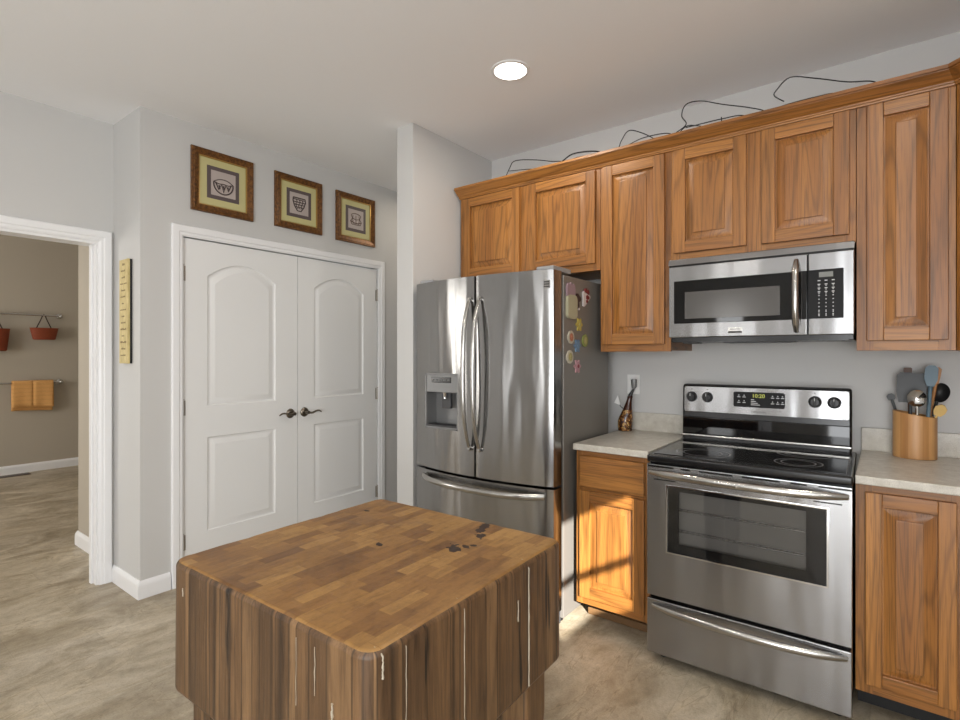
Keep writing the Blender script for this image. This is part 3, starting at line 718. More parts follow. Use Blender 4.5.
# ------------------------------------------------------------------ microwave
MX0, MX1, MF, MZ0, MZ1 = -.850, -.099, 2.640, 1.432, 1.839
t = thing('microwave', ((MX0+MX1)/2, 2.83, MZ0), 'stainless over-range microwave mounted under the oak cabinets', 'microwave')
b = B(); b.box(MX0+.004, MX1-.004, MF+.032, YW-.01, MZ0+.002, MZ1, .003); b.box(MX0+.03, MX1-.02, MF+.012, MF+.034, MZ0, MZ0+.03); build('body', b, 'black', t)
b = B(); b.box(MX0+.05, MX0+.13, MF+.06, MF+.11, MZ0-.006, MZ0+.004, .002); b.box(-.62, -.33, MF+.10, MF+.25, MZ0-.003, MZ0+.004); build('underside_filter', b, 'darkgrey', t)
b = B(); b.prism([(MF-.004, 1.809), (MF+.034, 1.809), (MF+.034, MZ1), (MF+.008, MZ1), (MF+.002, MZ1-.006)], MX0, MX1, 'x'); build('vent_strip', b, 'steelR', t)
b = B(); b.box(MX0+.002, MX1-.002, MF+.002, MF+.03, 1.803, 1.810); build('vent_gap', b, 'black', t)
sx = -.262
b = B(); b.box(MX0, sx-.0015, MF, MF+.033, 1.455, 1.803, .005, 0, 3); md = build('door', b, 'steelR', t)
b = B(); b.box(-.824, sx-.003, MF-.0022, MF+.004, 1.523, 1.731, .0015); mw = build('door_glass', b, 'glassblack', md)
b = B(); b.box(-.772, -.366, MF-.0030, MF, 1.545, 1.675, .0007); build('screen', b, 'mwscreen', mw)
b = B(); pts = []
for i in range(25):
    u = i/24; pts.append((-.303, MF-.006-.042*(1-abs(2*u-1)**3), 1.472+u*.306))
b.tube(pts, [.0145*(.7+.3*min(1, 8*min(i, 24-i)/24)) for i in range(25)], 12, flat=1.0)
build('handle', b, 'handle', md)
b = B(); b.box(-.578, -.516, MF-.003, MF+.002, 1.471, 1.498, .001); bd = build('badge', b, 'handle', md)
b = B(); b.box(-.576, -.518, MF-.0036, MF-.0028, 1.472, 1.481); text(b, 'FRIGIDAIRE', .0088, facing_y(-.547, MF-.0034, 1.4895)); build('badge_lettering', b, 'print_dark', bd)
b = B(); b.box(sx+.0015, MX1, MF, MF+.033, 1.455, 1.803, .005, 0, 3); mp = build('control_panel', b, 'steelR', t)
b = B(); b.box(sx+.002, -.135, MF-.0022, MF+.004, 1.524, 1.731, .0015); kp = build('keypad', b, 'dispblack', mp)
b = B(); b.box(-.221, -.171, MF-.0034, MF-.002, 1.698, 1.7195); build('display', b, 'lcdglass', kp)
b = B()
for i in range(10):
    for j, x in enumerate((-.221, -.196, -.171)):
        z = 1.684-i*.0157
        w = .005 if i in (0, 1, 2, 3) else .0022
        b.box(x-w, x+w, MF-.0032, MF-.002, z-.0018, z+.0018)
        if i in (1, 2, 3, 8, 9): b.lathe([(.0022, 0), (.0022, -.001)], (x, MF-.0022, z-.006), 8, 0, 'y')
build('button_marking', b, 'print_white', kp)

# ------------------------------------------------------------------ butcher block
k = N('end_grain_top')
v = k.coords((1, 1, 1), (0, 0, pi/2))
br = k.n('ShaderNodeTexBrick'); br.offset = .37; br.offset_frequency = 2; br.squash = .7; br.squash_frequency = 3
for n_, q in (('Scale', 1), ('Mortar Size', .0006), ('Brick Width', .115), ('Row Height', .036), ('Mortar Smooth', .5), ('Bias', 0)): br.inputs[n_].default_value = q
br.inputs['Color1'].default_value = (0, 0, 0, 1); br.inputs['Color2'].default_value = (1, 1, 1, 1); br.inputs['Mortar'].default_value = (.25, .25, .25, 1)
k.l(v, br.inputs['Vector'])
vo = k.coords((1, 1, 1)); n1 = k.noise(vo, 3.2, 5, .6, .6); n2 = k.noise(k.coords((60, 14, 1)), 1.0, 4, .7); n3 = k.noise(vo, 60, 4, .7)
c = k.ramp(br.outputs['Color'], [(0, srgb(112, 78, 42)), (.3, srgb(132, 95, 51)), (.7, srgb(142, 105, 57)), (1, srgb(158, 121, 69))])
c = k.mix(.8, c, k.ramp(n1, [(.30, (.62, .55, .48)), (.46, (.95, .93, .9)), (.6, (1.05, 1.05, 1.05)), (.75, (1.2, 1.2, 1.18))]), 'MULTIPLY')
c = k.mix(.7, c, k.ramp(n2, [(.32, (.62, .57, .52)), (.5, (1, 1, 1)), (.75, (1.14, 1.14, 1.14))]), 'MULTIPLY')
c = k.mix(.5, c, k.ramp(n3, [(.3, (.72, .7, .68)), (.55, (1, 1, 1))]), 'MULTIPLY')
# charred marks burnt into the wood, in the block's own coordinates
tc = k.n('ShaderNodeTexCoord'); nz = k.noise(vo, 42, 3, .6); marks = None
for (mx_, my_, rx, ry, rot) in MARKS if 'MARKS' in globals() else ((.125, .310, .013, .058, -.35), (.165, .240, .011, .022, -.3), (.162, .122, .015, .026, -.9), (.182, .150, .008, .012, -.9), (.192, .168, .010, .008, 0), (-.28, .215, .012, .007, .4), (-.02, .025, .012, .007, .3)):
    mp_ = k.n('ShaderNodeMapping', vector_type='TEXTURE'); mp_.inputs['Location'].default_value = (mx_, my_, .36); mp_.inputs['Rotation'].default_value = (0, 0, -rot); mp_.inputs['Scale'].default_value = (rx, ry, .1)
    k.l(tc.outputs['Object'], mp_.inputs[0])
    ln = k.n('ShaderNodeVectorMath', operation='LENGTH'); k.l(mp_.outputs[0], ln.inputs[0])
    d_ = k.math('SUBTRACT', k.math('ADD', ln.outputs['Value'], k.math('MULTIPLY', k.math('SUBTRACT', nz, .5), 3.0)), 1)
    marks = d_ if marks is None else k.math('MINIMUM', marks, d_)
c = k.mix(k.ramp(marks, [(.0, (1, 1, 1)), (.12, (0, 0, 0))]), c, srgb(44, 27, 16))
k.set(Base_Color=c, Roughness=k.ramp(n1, [(.3, (.38,)*3), (.7, (.52,)*3)])); k.bump(n3, .25, .002); M['blocktop'] = k.m
def staves(name, ax):
    k = N(name)
    one = (1, 0, 0) if ax == 'x' else (0, 1, 0)
    v1 = k.coords(one); vd = k.n('ShaderNodeTexVoronoi', voronoi_dimensions='3D'); vd.inputs['Scale'].default_value = 19; vd.inputs['Randomness'].default_value = .8; k.l(v1, vd.inputs['Vector'])
    ve = k.n('ShaderNodeTexVoronoi', voronoi_dimensions='3D', feature='DISTANCE_TO_EDGE'); ve.inputs['Scale'].default_value = 19; ve.inputs['Randomness'].default_value = .8; k.l(v1, ve.inputs['Vector'])
    sep = k.n('ShaderNodeSeparateColor'); k.l(vd.outputs['Color'], sep.inputs[0])
    g = k.noise(k.coords((30, 30, 2.0)), 2.2, 6, .65, .5); f = k.noise(k.coords((260, 260, 9)), 1.0, 3, .6); p = k.noise(k.coords((8, 8, 3)), 1.5, 4, .6)
    c = k.ramp(sep.outputs[0], [(0, srgb(84, 62, 41)), (.5, srgb(104, 78, 52)), (1, srgb(126, 98, 68))])
    c = k.mix(.9, c, k.ramp(g, [(.30, (.34, .30, .27)), (.42, (.78, .75, .72)), (.54, (1.06, 1.05, 1.03)), (.70, (1.45, 1.40, 1.32))]), 'MULTIPLY')
    c = k.mix(.6, c, k.ramp(f, [(.3, (.62, .6, .58)), (.5, (1, 1, 1)), (.75, (1.15, 1.15, 1.15))]), 'MULTIPLY')
    c = k.mix(.7, c, k.ramp(p, [(.3, (.72, .72, .74)), (.5, (1, 1, 1)), (.75, (1.12, 1.10, 1.08))]), 'MULTIPLY')
    ck_ = k.noise(k.coords((22, 22, 1.6), loc=(2.3, 1.1, .7)), 1.6, 2, .5)
    c = k.mix(k.ramp(ck_, [(.27, (1, 1, 1)), (.31, (0, 0, 0))]), c, srgb(30, 22, 16))
    c = k.mix(k.ramp(ve.outputs['Distance'], [(.0, (.9,)*3), (.035, (0, 0, 0))]), c, srgb(50, 36, 24))
    k.set(Base_Color=c, Roughness=.45); k.bump(g, .35, .004); return k.m
M['staveX'] = staves('stave_side_along_x', 'x'); M['staveY'] = staves('stave_side_along_y', 'y')
M['legwood'] = staves('leg_wood', 'x'); M['wax'] = plain('white_wax_filler', srgb(168, 158, 140), .5)
BC = (-1.062, .936); HX, HY, BZ0, BZ1 = .366, .355, .540, .860
t = thing('butcher_block', (BC[0], BC[1], 0), 'worn end-grain butcher block island on thick wooden legs', 'butcher block', rz=radians(1.4))
def rr2(hx, hy, r, n=5):
    o = []
    for cx, cy, a0 in ((hx-r, hy-r, 0), (-hx+r, hy-r, 90), (-hx+r, -hy+r, 180), (hx-r, -hy+r, 270)):
        for i in range(n+1): a = radians(a0+90*i/n); o.append((cx+r*cos(a), cy+r*sin(a)))
    return o
b = B(); R = .015
prof = [(.008, BZ0), (.002, BZ0+.003), (0, BZ0+.010), (0, BZ1-R)]+[(R*(1-cos(a)), BZ1-R+R*sin(a)) for a in [radians(q) for q in (18, 36, 54, 72, 90)]]
# subdivided wobbly edge rings so that the worn arris is not ruler straight
def dense(poly, step=.02):
    out = []
    for p, q in zip(poly, poly[1:]+poly[:1]):
        d = sqrt((q[0]-p[0])**2+(q[1]-p[1])**2); m = max(1, int(d/step))
        for i in range(m): out.append((p[0]+(q[0]-p[0])*i/m, p[1]+(q[1]-p[1])*i/m))
    return out
L = []
for d, z in prof:
    ring = []
    base = dense(rr2(HX, HY, .038)); inner = base
    for (x, y) in base:
        n_ = mnoise.noise(Vector((x*9, y*9, 3)))*.0035 + mnoise.noise(Vector((x*30, y*30, 1)))*.0012
        l = sqrt(x*x+y*y); fx = max(-HX+.038, min(HX-.038, x)); fy_ = max(-HY+.038, min(HY-.038, y))
        nv = Vector((x-fx, y-fy_)); nv = nv.normalized() if nv.length > 1e-6 else Vector((0, 0))
        k_ = d+(abs(n_)*1.3 if z > BZ1-R-.001 else 0)
        ring.append((x-nv.x*k_, y-nv.y*k_, z-(abs(n_)*.5 if z > BZ1-R*.9 else 0)))
    L.append(ring)
b.loops(L, 0, True, False)
vs = [v for v in b.bm.verts][-len(L[0]):]
b.bm.faces.new(vs)
b.bm.normal_update()
bmesh.ops.recalc_face_normals(b.bm, faces=b.bm.faces[:])
for f in b.bm.faces:
    n_ = f.normal; c_ = f.calc_center_median()
    f.material_index = 0 if (n_.z > .80) else (1 if abs(n_.y) >= abs(n_.x) else 2)
    if n_.z < -.5: f.material_index = 1
for v in b.bm.verts: v.co.z -= .5
blk = build('block', b, ['blocktop', 'staveX', 'staveY'], t, local=True, ang=60); blk.location = (0, 0, .5)
ORG[blk.name] = Vector((0, 0, 0))
b = B()
def strip_r(y, w, z0, z1): b.tube([(HX+.0004, y+random.uniform(-.001, .001), z0+(z1-z0)*i/12) for i in range(12+1)]+([(HX-.010, y, BZ1-.004), (HX-.02, y-.002, BZ1-.0002)] if z1 > BZ1-.03 else []), [w*(.6+.6*random.random()) for i in range(13)]+([w, w*.5] if z1 > BZ1-.03 else []), 6)
def strip_l(x, w, z0, z1): b.tube([(x+random.uniform(-.001, .001), -HY-.0004, z0+(z1-z0)*i/8) for i in range(9)], [w*(.5+.6*random.random()) for i in range(9)], 6)
pass
for fn, a_ in ((strip_r, (.165, .0021, BZ0+.01, BZ1-.02)), (strip_r, (-.095, .0009, BZ0+.05, BZ1-.02)), (strip_r, (-.268, .0008, BZ0+.1, BZ1-.02)), (strip_r, (-.325, .0020, BZ1-.05, BZ1-.012)), (strip_r, (.115, .0016, .73, .78)),
        (strip_l, (.218, .0010, .74, BZ1-.03)), (strip_l, (.268, .0026, .715, .745)), (strip_l, (.160, .0008, .70, BZ1-.03)), (strip_l, (-.295, .0018, .785, .805))):
    b = B(); fn(*a_)
    for v in b.bm.verts: v.co.z -= .5
    build('wax_seam', b, 'wax', blk, local=True)
for sx_ in (-1, 1):
    for sy_ in (-1, 1):
        b = B(); cx, cy = sx_*(HX-.088), sy_*(HY-.088)
        LL = []
        for h, w in ((0, .030), (.02, .036), (.10, .040), (.36, .050), (.40, .052), (BZ0+.004, .052)):
            LL.append([(cx+p[0], cy+p[1], h) for p in rr2(w, w, .014, 3)])
        b.loops(LL, 0, True, True); build('leg', b, 'legwood', t, local=True)

# ------------------------------------------------------------------ pictures
for n, c in dict(frame_gold=(150, 112, 58), mat_board=(190, 182, 130), print_border=(88, 76, 76), print_paper=(176, 164, 158), ink=(70, 58, 56)).items(): col_m(n, c)
k = N('frame_bronze'); v = k.coords(); a = k.noise(v, 60, 4, .7)
k.set(Base_Color=k.ramp(a, [(.3, srgb(64, 38, 16)), (.55, srgb(112, 72, 32)), (.8, srgb(150, 104, 52))]), Roughness=.38, Metallic=.35); M['frame_wood'] = k.m
M['frame_gold'] = plain('frame_gold', srgb(176, 140, 78), .3, .7)
M['ink2'] = plain('sepia_ink', srgb(104, 86, 76), .7)
def picture(yc, zc, w, h, label, motif):
    x = XD; t = thing('framed_picture', (x, yc, zc-h/2), label, 'picture', 'framed prints over the closet doors')
    def ring(prof, mats):
        b = B(); L = []
        for d, o in prof: L.append([(x+o, yc+sy*(w/2-d), zc+sz*(h/2-d)) for sy, sz in ((-1, -1), (1, -1), (1, 1), (-1, 1))])
        b.loops(L); return b
    f = build('frame', ring([(0, 0.001), (0, .016), (.004, .022), (.010, .020), (.014, .023), (.034, .017), (.044, .014)], 0), 'frame_wood', t, ang=20)
    g = build('gilt_edge', ring([(.0455, .004), (.043, .0155), (.047, .016), (.050, .012), (.050, .004)], 0), 'frame_gold', f)
    b = B(); b.box(x+.001, x+.008, yc-w/2+.03, yc+w/2-.03, zc-h/2+.03, zc+h/2-.03); build('mat', b, 'mat_board', t)
    iw, ih = w*.52, h*.52
    b = B(); b.box(x+.007, x+.0095, yc-iw/2, yc+iw/2, zc-ih/2, zc+ih/2, .0005); p = build('print_border', b, 'print_border', t)
    b = B(); b.box(x+.009, x+.0102, yc-iw*.38, yc+iw*.38, zc-ih*.38, zc+ih*.38); build('print', b, 'print_paper', p)
    b = B(); X0, X1 = x+.0100, x+.0108
    r = iw*.30
    def stroke(pts, rad): b.tube([(x+.0106, yc+p[0]*r, zc+p[1]*r) for p in pts], rad, 6, flat=1)
    if motif == 0:   # round patterned bowl
        bowl = [(cos(a), .95*sin(a)-.05) for a in [radians(q) for q in range(185, 356, 10)]]
        stroke([(-1, .15)]+bowl+[(1, .15)], .0042); stroke(smooth_pts([(-1, .15, 0), (-.5, .42, 0), (0, .5, 0), (.5, .42, 0), (1, .15, 0)], 4), .003)
        stroke(smooth_pts([(-1, .15, 0), (-.5, .0, 0), (0, .05, 0), (.5, .0, 0), (1, .15, 0)], 4), .003)
        stroke([(-.8, .1), (-.5, -.6), (-.2, 0), (0, -.8), (.25, 0), (.5, -.6), (.8, .1)], .0045)
        for q in (-.45, 0, .45): stroke([(q, -.15), (q+.06, -.45), (q, -.5)], .005)
    elif motif == 1:  # footed pot with bands
        stroke([(-.8, .7), (-.85, .3), (-.65, -.3), (-.25, -.85), (.25, -.85), (.65, -.3), (.85, .3), (.8, .7), (-.8, .7)], .004)
        for z in (.5, .2, -.1, -.4): stroke([(-.75+.5*max(0, -z), z), (.75-.5*max(0, -z), z)], .0034)
        for q in (-.4, 0, .4): stroke([(q, .5), (q+.15, .2), (q-.1, -.1), (q*.6, -.6)], .003)
    else:            # basket
        stroke(smooth_pts([(-.8, .55, 0), (-.3, .75, 0), (.3, .75, 0), (.8, .55, 0)], 4), .003); stroke([(-.8, .5), (-.6, .1), (-.9, -.3), (-.7, -.7), (.7, -.7), (.9, -.3), (.6, .1), (.8, .5)], .003)
        for q in (-.5, 0, .5): stroke([(q, .5), (q*1.1, .0), (q*.9, -.6)], .0024)
        stroke([(-.9, -.3), (-.3, -.5), (.3, -.5), (.9, -.3)], .004); stroke([(-.6, .1), (0, -.05), (.6, .1)], .003)
    build('drawing', b, 'ink' if motif < 2 else 'ink2', p)
picture(1.651, 2.443, .392, .388, 'square framed print of a patterned bowl, leftmost above the closet doors', 0)
picture(2.193, 2.445, .380, .378, 'square framed print of a banded pot, middle above the closet doors', 1)
picture(2.701, 2.438, .380, .380, 'square framed print of a pale basket, rightmost above the closet doors', 2)

# ------------------------------------------------------------------ narrow wall plaque on the short wall
k = N('plaque_straw'); v = k.coords((1, 1, .3)); a = k.noise(v, 40, 4, .6)
k.set(Base_Color=k.ramp(a, [(.3, srgb(176, 156, 100)), (.7, srgb(216, 198, 142))]), Roughness=.55); M['plaque'] = k.m
t = thing('wall_plaque', (-3.49, 1.185, 1.32), 'tall narrow straw coloured wall plaque with dark lettering on the short wall', 'wall sign')
b = B(); b.box(-3.555, -3.430, 1.172, 1.1845, 1.322, 1.922, .002); build('backing', b, 'blackplastic', t)
b = B(); b.box(-3.556, -3.430, 1.160, 1.1725, 1.321, 1.923, .002); pf = build('face_panel', b, 'plaque', t)
M['umber'] = plain('umber_lettering', srgb(120, 98, 56), .6)
b = B(); z = 1.895
rows = [(.03, .014), (.07, .01), (.05, .012), (.09, .008), (.06, .012), (.08, .009), (.04, .012), (.09, .009), (.05, .012), (.07, .010), (.08, .012), (.05, .010), (.09, .012), (.06, .012), (.08, .012)]
for w, hh in rows:
    x = -3.493-w/2
    while x < -3.493+w/2-.008:
        ww = random.uniform(.006, .016); b.box(x, x+ww, 1.1593, 1.1602, z-hh/2, z-hh/2+hh*random.uniform(.5, 1)); x += ww+.005
    build('lettering', b, M['umber'], pf); b = B()
    z -= .0375

# ------------------------------------------------------------------ recessed ceiling lights
M['lamp'] = N('lamp_lens').set(Base_Color=(1, 1, 1, 1), Emission_Color=(1, .95, .86, 1), Emission_Strength=9).m
def downlight(x, y, label):
    t = thing('recessed_light', (x, y, ZC), label, 'ceiling light', 'recessed ceiling lights')
    b = B(); b.lathe([(.078, -.001), (.080, -.006), (.094, -.004), (.096, 0)], (x, y, ZC), 40, caps=False); build('trim_ring', b, 'trim', t)
    b = B(); b.lathe([(.0795, -.002), (.06, -.006), (.0, -.008)], (x, y, ZC), 32, caps=False); build('lens', b, 'lamp', t)
    light('downlight_lamp', 'AREA', (x, y, ZC-.02), DOWN_ENERGY, (1, .93, .84), (0, 0, -1), shape='DISK', size=.14)
downlight(-1.461, 2.147, 'round glowing recessed ceiling light in front of the wall cabinets')
for x, y in ((.1, 1.5), (-1.2, -.2), (.2, -.6)): downlight(x, y, 'unseen recessed ceiling light added out of view for fill')  # unseen fixtures added as fill for the rest of the room

# ------------------------------------------------------------------ wire loops on top of the cabinets
def W2(pts, y): return smooth_pts([(p[0], y+.015*((i % 3)-1), p[1]) for i, p in enumerate(pts)], 6)
b = B(); r = .0027
zt = 2.466
b.tube(W2([(-1.955, zt), (-1.945, 2.515), (-1.922, 2.576), (-1.86, 2.601), (-1.724, 2.581), (-1.609, 2.55), (-1.525, 2.519), (-1.50, zt)], 2.80), r, 8)
b.tube(W2([(-1.922, 2.552), (-1.783, 2.538), (-1.666, 2.523), (-1.56, 2.50)], 2.81), r*.8, 8)
b.tube(W2([(-1.525, 2.521), (-1.471, 2.555), (-1.405, 2.560), (-1.303, 2.530), (-1.24, 2.50), (-1.174, zt)], 2.80), r*1.6, 8)
b.tube(W2([(-1.53, 2.51), (-1.471, 2.540), (-1.405, 2.545), (-1.303, 2.520), (-1.25, zt)], 2.83), r, 8)
b.tube(W2([(-1.180, zt), (-1.174, 2.527), (-1.165, 2.57), (-1.111, 2.599), (-1.042, 2.572), (-.976, 2.523), (-.95, zt)], 2.80), r, 8)
b.tube(W2([(-1.165, 2.515), (-1.054, 2.553), (-.933, 2.555), (-.863, 2.520), (-.808, 2.558), (-.719, 2.526), (-.69, zt)], 2.82), r, 8)
b.tube(W2([(-.863, 2.520), (-.812, 2.559), (-.839, 2.615), (-.808, 2.654), (-.738, 2.657), (-.642, 2.618), (-.515, 2.554), (-.445, 2.519), (-.42, zt)], 2.80), r, 8)
b.tube(W2([(-.812, 2.540), (-.778, 2.546), (-.642, 2.550), (-.541, 2.526), (-.50, zt)], 2.81), r, 8)
b.tube(W2([(-.642, 2.548), (-.643, 2.51), (-.645, zt)], 2.81), r, 8)
b.tube(W2([(-.46, zt), (-.428, 2.525), (-.378, 2.543), (-.250, 2.533), (-.159, 2.528), (-.10, zt)], 2.82), r, 8)
b.tube(W2([(-.370, 2.541), (-.411, 2.585), (-.403, 2.617), (-.345, 2.644), (-.250, 2.616), (-.130, 2.568), (-.037, 2.527), (.02, zt)], 2.80), r, 8)
tag(build('decorative_wire', b, 'blackplastic'), 'looping black wire lying along the tops of the oak wall cabinets', 'wire')

# ------------------------------------------------------------------ outlet, bottle
t = thing('wall_outlet', (-1.196, YW, 1.14), 'white electrical outlet plate behind the brown bottle', 'outlet')
b = B(); b.box(-1.234, -1.158, YW-.006, YW, 1.137, 1.253, .003); pl = build('cover_plate', b, 'white', t)
for z in (1.172, 1.218):
    b = B(); b.lathe([(.017, 0), (.017, -.003), (.0155, -.004), (.0, -.004)], (-1.196, YW-.006, z), 20, 0, 'y'); s_ = build('receptacle', b, 'trim', pl)
    b = B(); b.box(-1.204, -1.202, YW-.0106, YW-.0098, z-.003, z+.006); b.box(-1.190, -1.188, YW-.0106, YW-.0098, z-.003, z+.006); build('slot', b, 'print_dark', s_)
k = N('painted_bottle'); v = k.coords((1, 1, .8)); vo = k.n('ShaderNodeTexVoronoi', feature='DISTANCE_TO_EDGE'); vo.inputs['Scale'].default_value = 42; k.l(v, vo.inputs['Vector'])
a = k.noise(v, 55, 3, .6)
c = k.ramp(a, [(.38, srgb(52, 26, 12)), (.52, srgb(122, 74, 32)), (.66, srgb(206, 172, 110)), (.8, srgb(236, 214, 160))])
c = k.mix(k.ramp(vo.outputs['Distance'], [(.03, (1, 1, 1)), (.09, (0, 0, 0))]), c, srgb(44, 22, 12)); k.set(Base_Color=c, Roughness=.18); M['bottle'] = k.m
M['bottle_dark'] = plain('dark_brown_glass', srgb(60, 30, 18), .12)
bx, by = -1.213, 2.980
t = thing('oil_bottle', (bx, by, CT), 'brown decorated bottle with black pourer by the refrigerator', 'bottle')
sh = lambda z: .28*max(0, z-.055)      # the bottle leans right above its belly
def leanL(prof, n=24):
    b = B(); b.loops([[(bx+sh(z)*.75+max(r, 1e-4)*cos(2*pi*q/n), by+max(r, 1e-4)*sin(2*pi*q/n), CT+z) for q in range(n)] for r, z in prof], 0, True, True); return b
build('bottle_body', leanL([(.036, 0), (.040, .003), (.0425, .03), (.0425, .058), (.039, .082), (.033, .104), (.027, .124)]), 'bottle', t)
build('bottle_neck', leanL([(.027, .124), (.0215, .148), (.017, .172), (.0145, .192), (.0155, .194), (.0155, .204), (.012, .206)]), 'bottle_dark', t)
nz_ = bx+sh(.205)*.75
b = B(); b.tube([(nz_-.001, by, CT+.2045), (nz_+.006, by, CT+.220), (nz_+.022, by, CT+.250)], [.013, .010, .006], 12); pr_ = build('pourer', b, 'blackplastic', t)
b = B(); b.tube([(nz_+.021, by, CT+.247), (nz_+.024, by, CT+.262), (nz_+.023, by, CT+.298), (nz_+.023, by, CT+.304)], [.007, .015, .018, .014], 12); build('pourer_cap', b, 'dispgrey', pr_)
b = B(); b.prism([(-1.279, 1.086), (-1.242, 1.074), (-1.256, 1.132)], by-.004, by, 'y'); tg = build('paper_tag', b, 'white', t)
b = B(); b.tube(smooth_pts([(-1.246, by-.002, 1.080), (-1.240, by-.002, 1.066), (-1.232, by, 1.060), (bx-.008, by, 1.050)], 4), .0022, 6); build('tag_string', b, 'darkgrey', tg)

# ------------------------------------------------------------------ utensil holder with tools
k = N('bamboo'); v = k.coords((1, 1, .05)); a = k.noise(v, 60, 3, .6)
bv = k.coords((1, 1, 0)); vo = k.n('ShaderNodeTexVoronoi'); vo.inputs['Scale'].default_value = 34; k.l(bv, vo.inputs['Vector'])
sep = k.n('ShaderNodeSeparateColor'); k.l(vo.outputs['Color'], sep.inputs[0])
c = k.ramp(sep.outputs[0], [(0, srgb(170, 120, 70)), (1, srgb(206, 158, 104))]); c = k.mix(.6, c, k.ramp(a, [(.3, (.75, .72, .68)), (.6, (1, 1, 1))]), 'MULTIPLY')
k.set(Base_Color=c, Roughness=.38); M['bamboo'] = k.m
ux, uy = .102, 2.965
t = thing('utensil_holder', (ux, uy, CT), 'slant-topped bamboo utensil holder on the right countertop', 'utensil holder')
b = B(); n = 40; ro, ri = .076, .067
top = lambda x: CT+.203-.026*(x-(ux-ro))/(2*ro)
L = [[(ux+r_*cos(2*pi*q/n), uy+r_*.85*sin(2*pi*q/n), z_(ux+r_*cos(2*pi*q/n))) for q in range(n)] for r_, z_ in ((ro-.003, lambda x: CT), (ro, lambda x: CT+.003), (ro, lambda x: top(x)-.002), (ro-.002, top), (ri+.002, top), (ri, lambda x: top(x)-.002), (ri, lambda x: CT+.012))]
b.loops(L, 0, True, True); build('holder_body', b, 'bamboo', t)
for n_, c_, r_ in (('turner_grey', (70, 72, 74), .5), ('slate_blue', (88, 112, 126), .45), ('spoon_wood', (176, 122, 70), .5), ('dark_wood', (84, 52, 30), .5), ('pale_wood', (206, 172, 104), .55)): col_m(n_, c_, r_)
def inside(dx, dy, h=.03): return Vector((ux+dx, uy+dy, CT+h))
def tool(name, label, p0, p1, hr, hmat, head, hdmat, headname):
    p0, p1 = Vector(p0), Vector(p1)+Vector((.002, .04, 0))
    t = thing(name, p0, label, 'kitchen utensil', 'cooking tools in the bamboo holder')
    b = B(); b.tube([p0+(p1-p0)*i/6 for i in range(7)], hr, 10); build('shaft', b, hmat, t)
    d = (p1-p0).normalized(); sd = d.cross(Vector((0, 1, 0))).normalized(); nr = sd.cross(d)
    b = B(); head(b, p1, d, sd, nr); build(headname, b, hdmat, t); return t
def flat_head(w, h, th=.003, taper=.75, round_=.01):
    def f(b, p, d, s, n):
        pts = [(-w/2*taper, 0), (w/2*taper, 0), (w/2, h*.35), (w/2, h-round_), (w/2-round_, h), (-w/2+round_, h), (-w/2, h-round_), (-w/2, h*.35)]
        b.loops([[p+s*a+d*(c-.004)+n*o for a, c in pts] for o in (-th/2, th/2)], 0, True, True)
    return f
def bowl_head(w, h, dep, th=.002):
    def f(b, p, d, s, n):
        L = []
        for i in range(6):
            q = i/5; L.append([p+d*(h/2-.004)+s*(w/2*q*cos(2*pi*j/28))+d*(h/2*q*sin(2*pi*j/28))+n*(dep*(1-q*q)) for j in range(28)])
        L2 = [[pt+n*th for pt in ring] for ring in reversed(L)]
        b.loops(L+L2+[L[0]])
    return f
tool('turner', 'wide dark grey turner blade standing in the bamboo holder', inside(-.02, -.005), (.088, 2.935, 1.165), .006, 'turner_grey', flat_head(.104, .132, .004, .82, .012), 'turner_grey', 'blade')
tool('ladle', 'polished metal ladle leaning at the front of the bamboo holder', inside(.008, -.035), (.106, 2.872, 1.152), .006, 'chrome', bowl_head(.066, .074, .016), 'chrome', 'bowl')
tool('spatula', 'slate blue spatula rising tall on the right of the holder', inside(.035, -.02), (.152, 2.915, 1.238), .0075, 'slate_blue', flat_head(.044, .092, .007, .5, .012), 'slate_blue', 'blade')
tool('wooden_spoon', 'light wooden spatula behind the slate blue spatula', inside(.03, .02), (.172, 2.955, 1.250), .006, 'spoon_wood', flat_head(.022, .072, .006, .8, .008), 'spoon_wood', 'blade')
tool('ladle', 'black ladle leaning right at the back of the holder', inside(.02, .035), (.176, 2.965, 1.170), .006, 'blackplastic', bowl_head(.066, .085, .020), 'blackplastic', 'bowl')
tool('pasta_fork', 'pale wooden fork head low at the right rim of the holder', inside(.030, -.005, .09), (.174, 2.903, 1.118), .005, 'pale_wood', flat_head(.040, .050, .010, .6, .014), 'pale_wood', 'fork_head')
tool('wooden_turner', 'dark wood handle standing up behind the grey turner', inside(-.01, .03), (.080, 2.975, 1.258), .006, 'dark_wood', flat_head(.030, .060, .008, .9, .004), 'dark_wood', 'handle_end')
tool('tongs', 'grey handled tool leaning out of the holder towards the range', inside(-.02, .02), (.022, 2.975, 1.172), .006, 'turner_grey', flat_head(.030, .028, .008, .8, .008), 'turner_grey', 'handle_end')

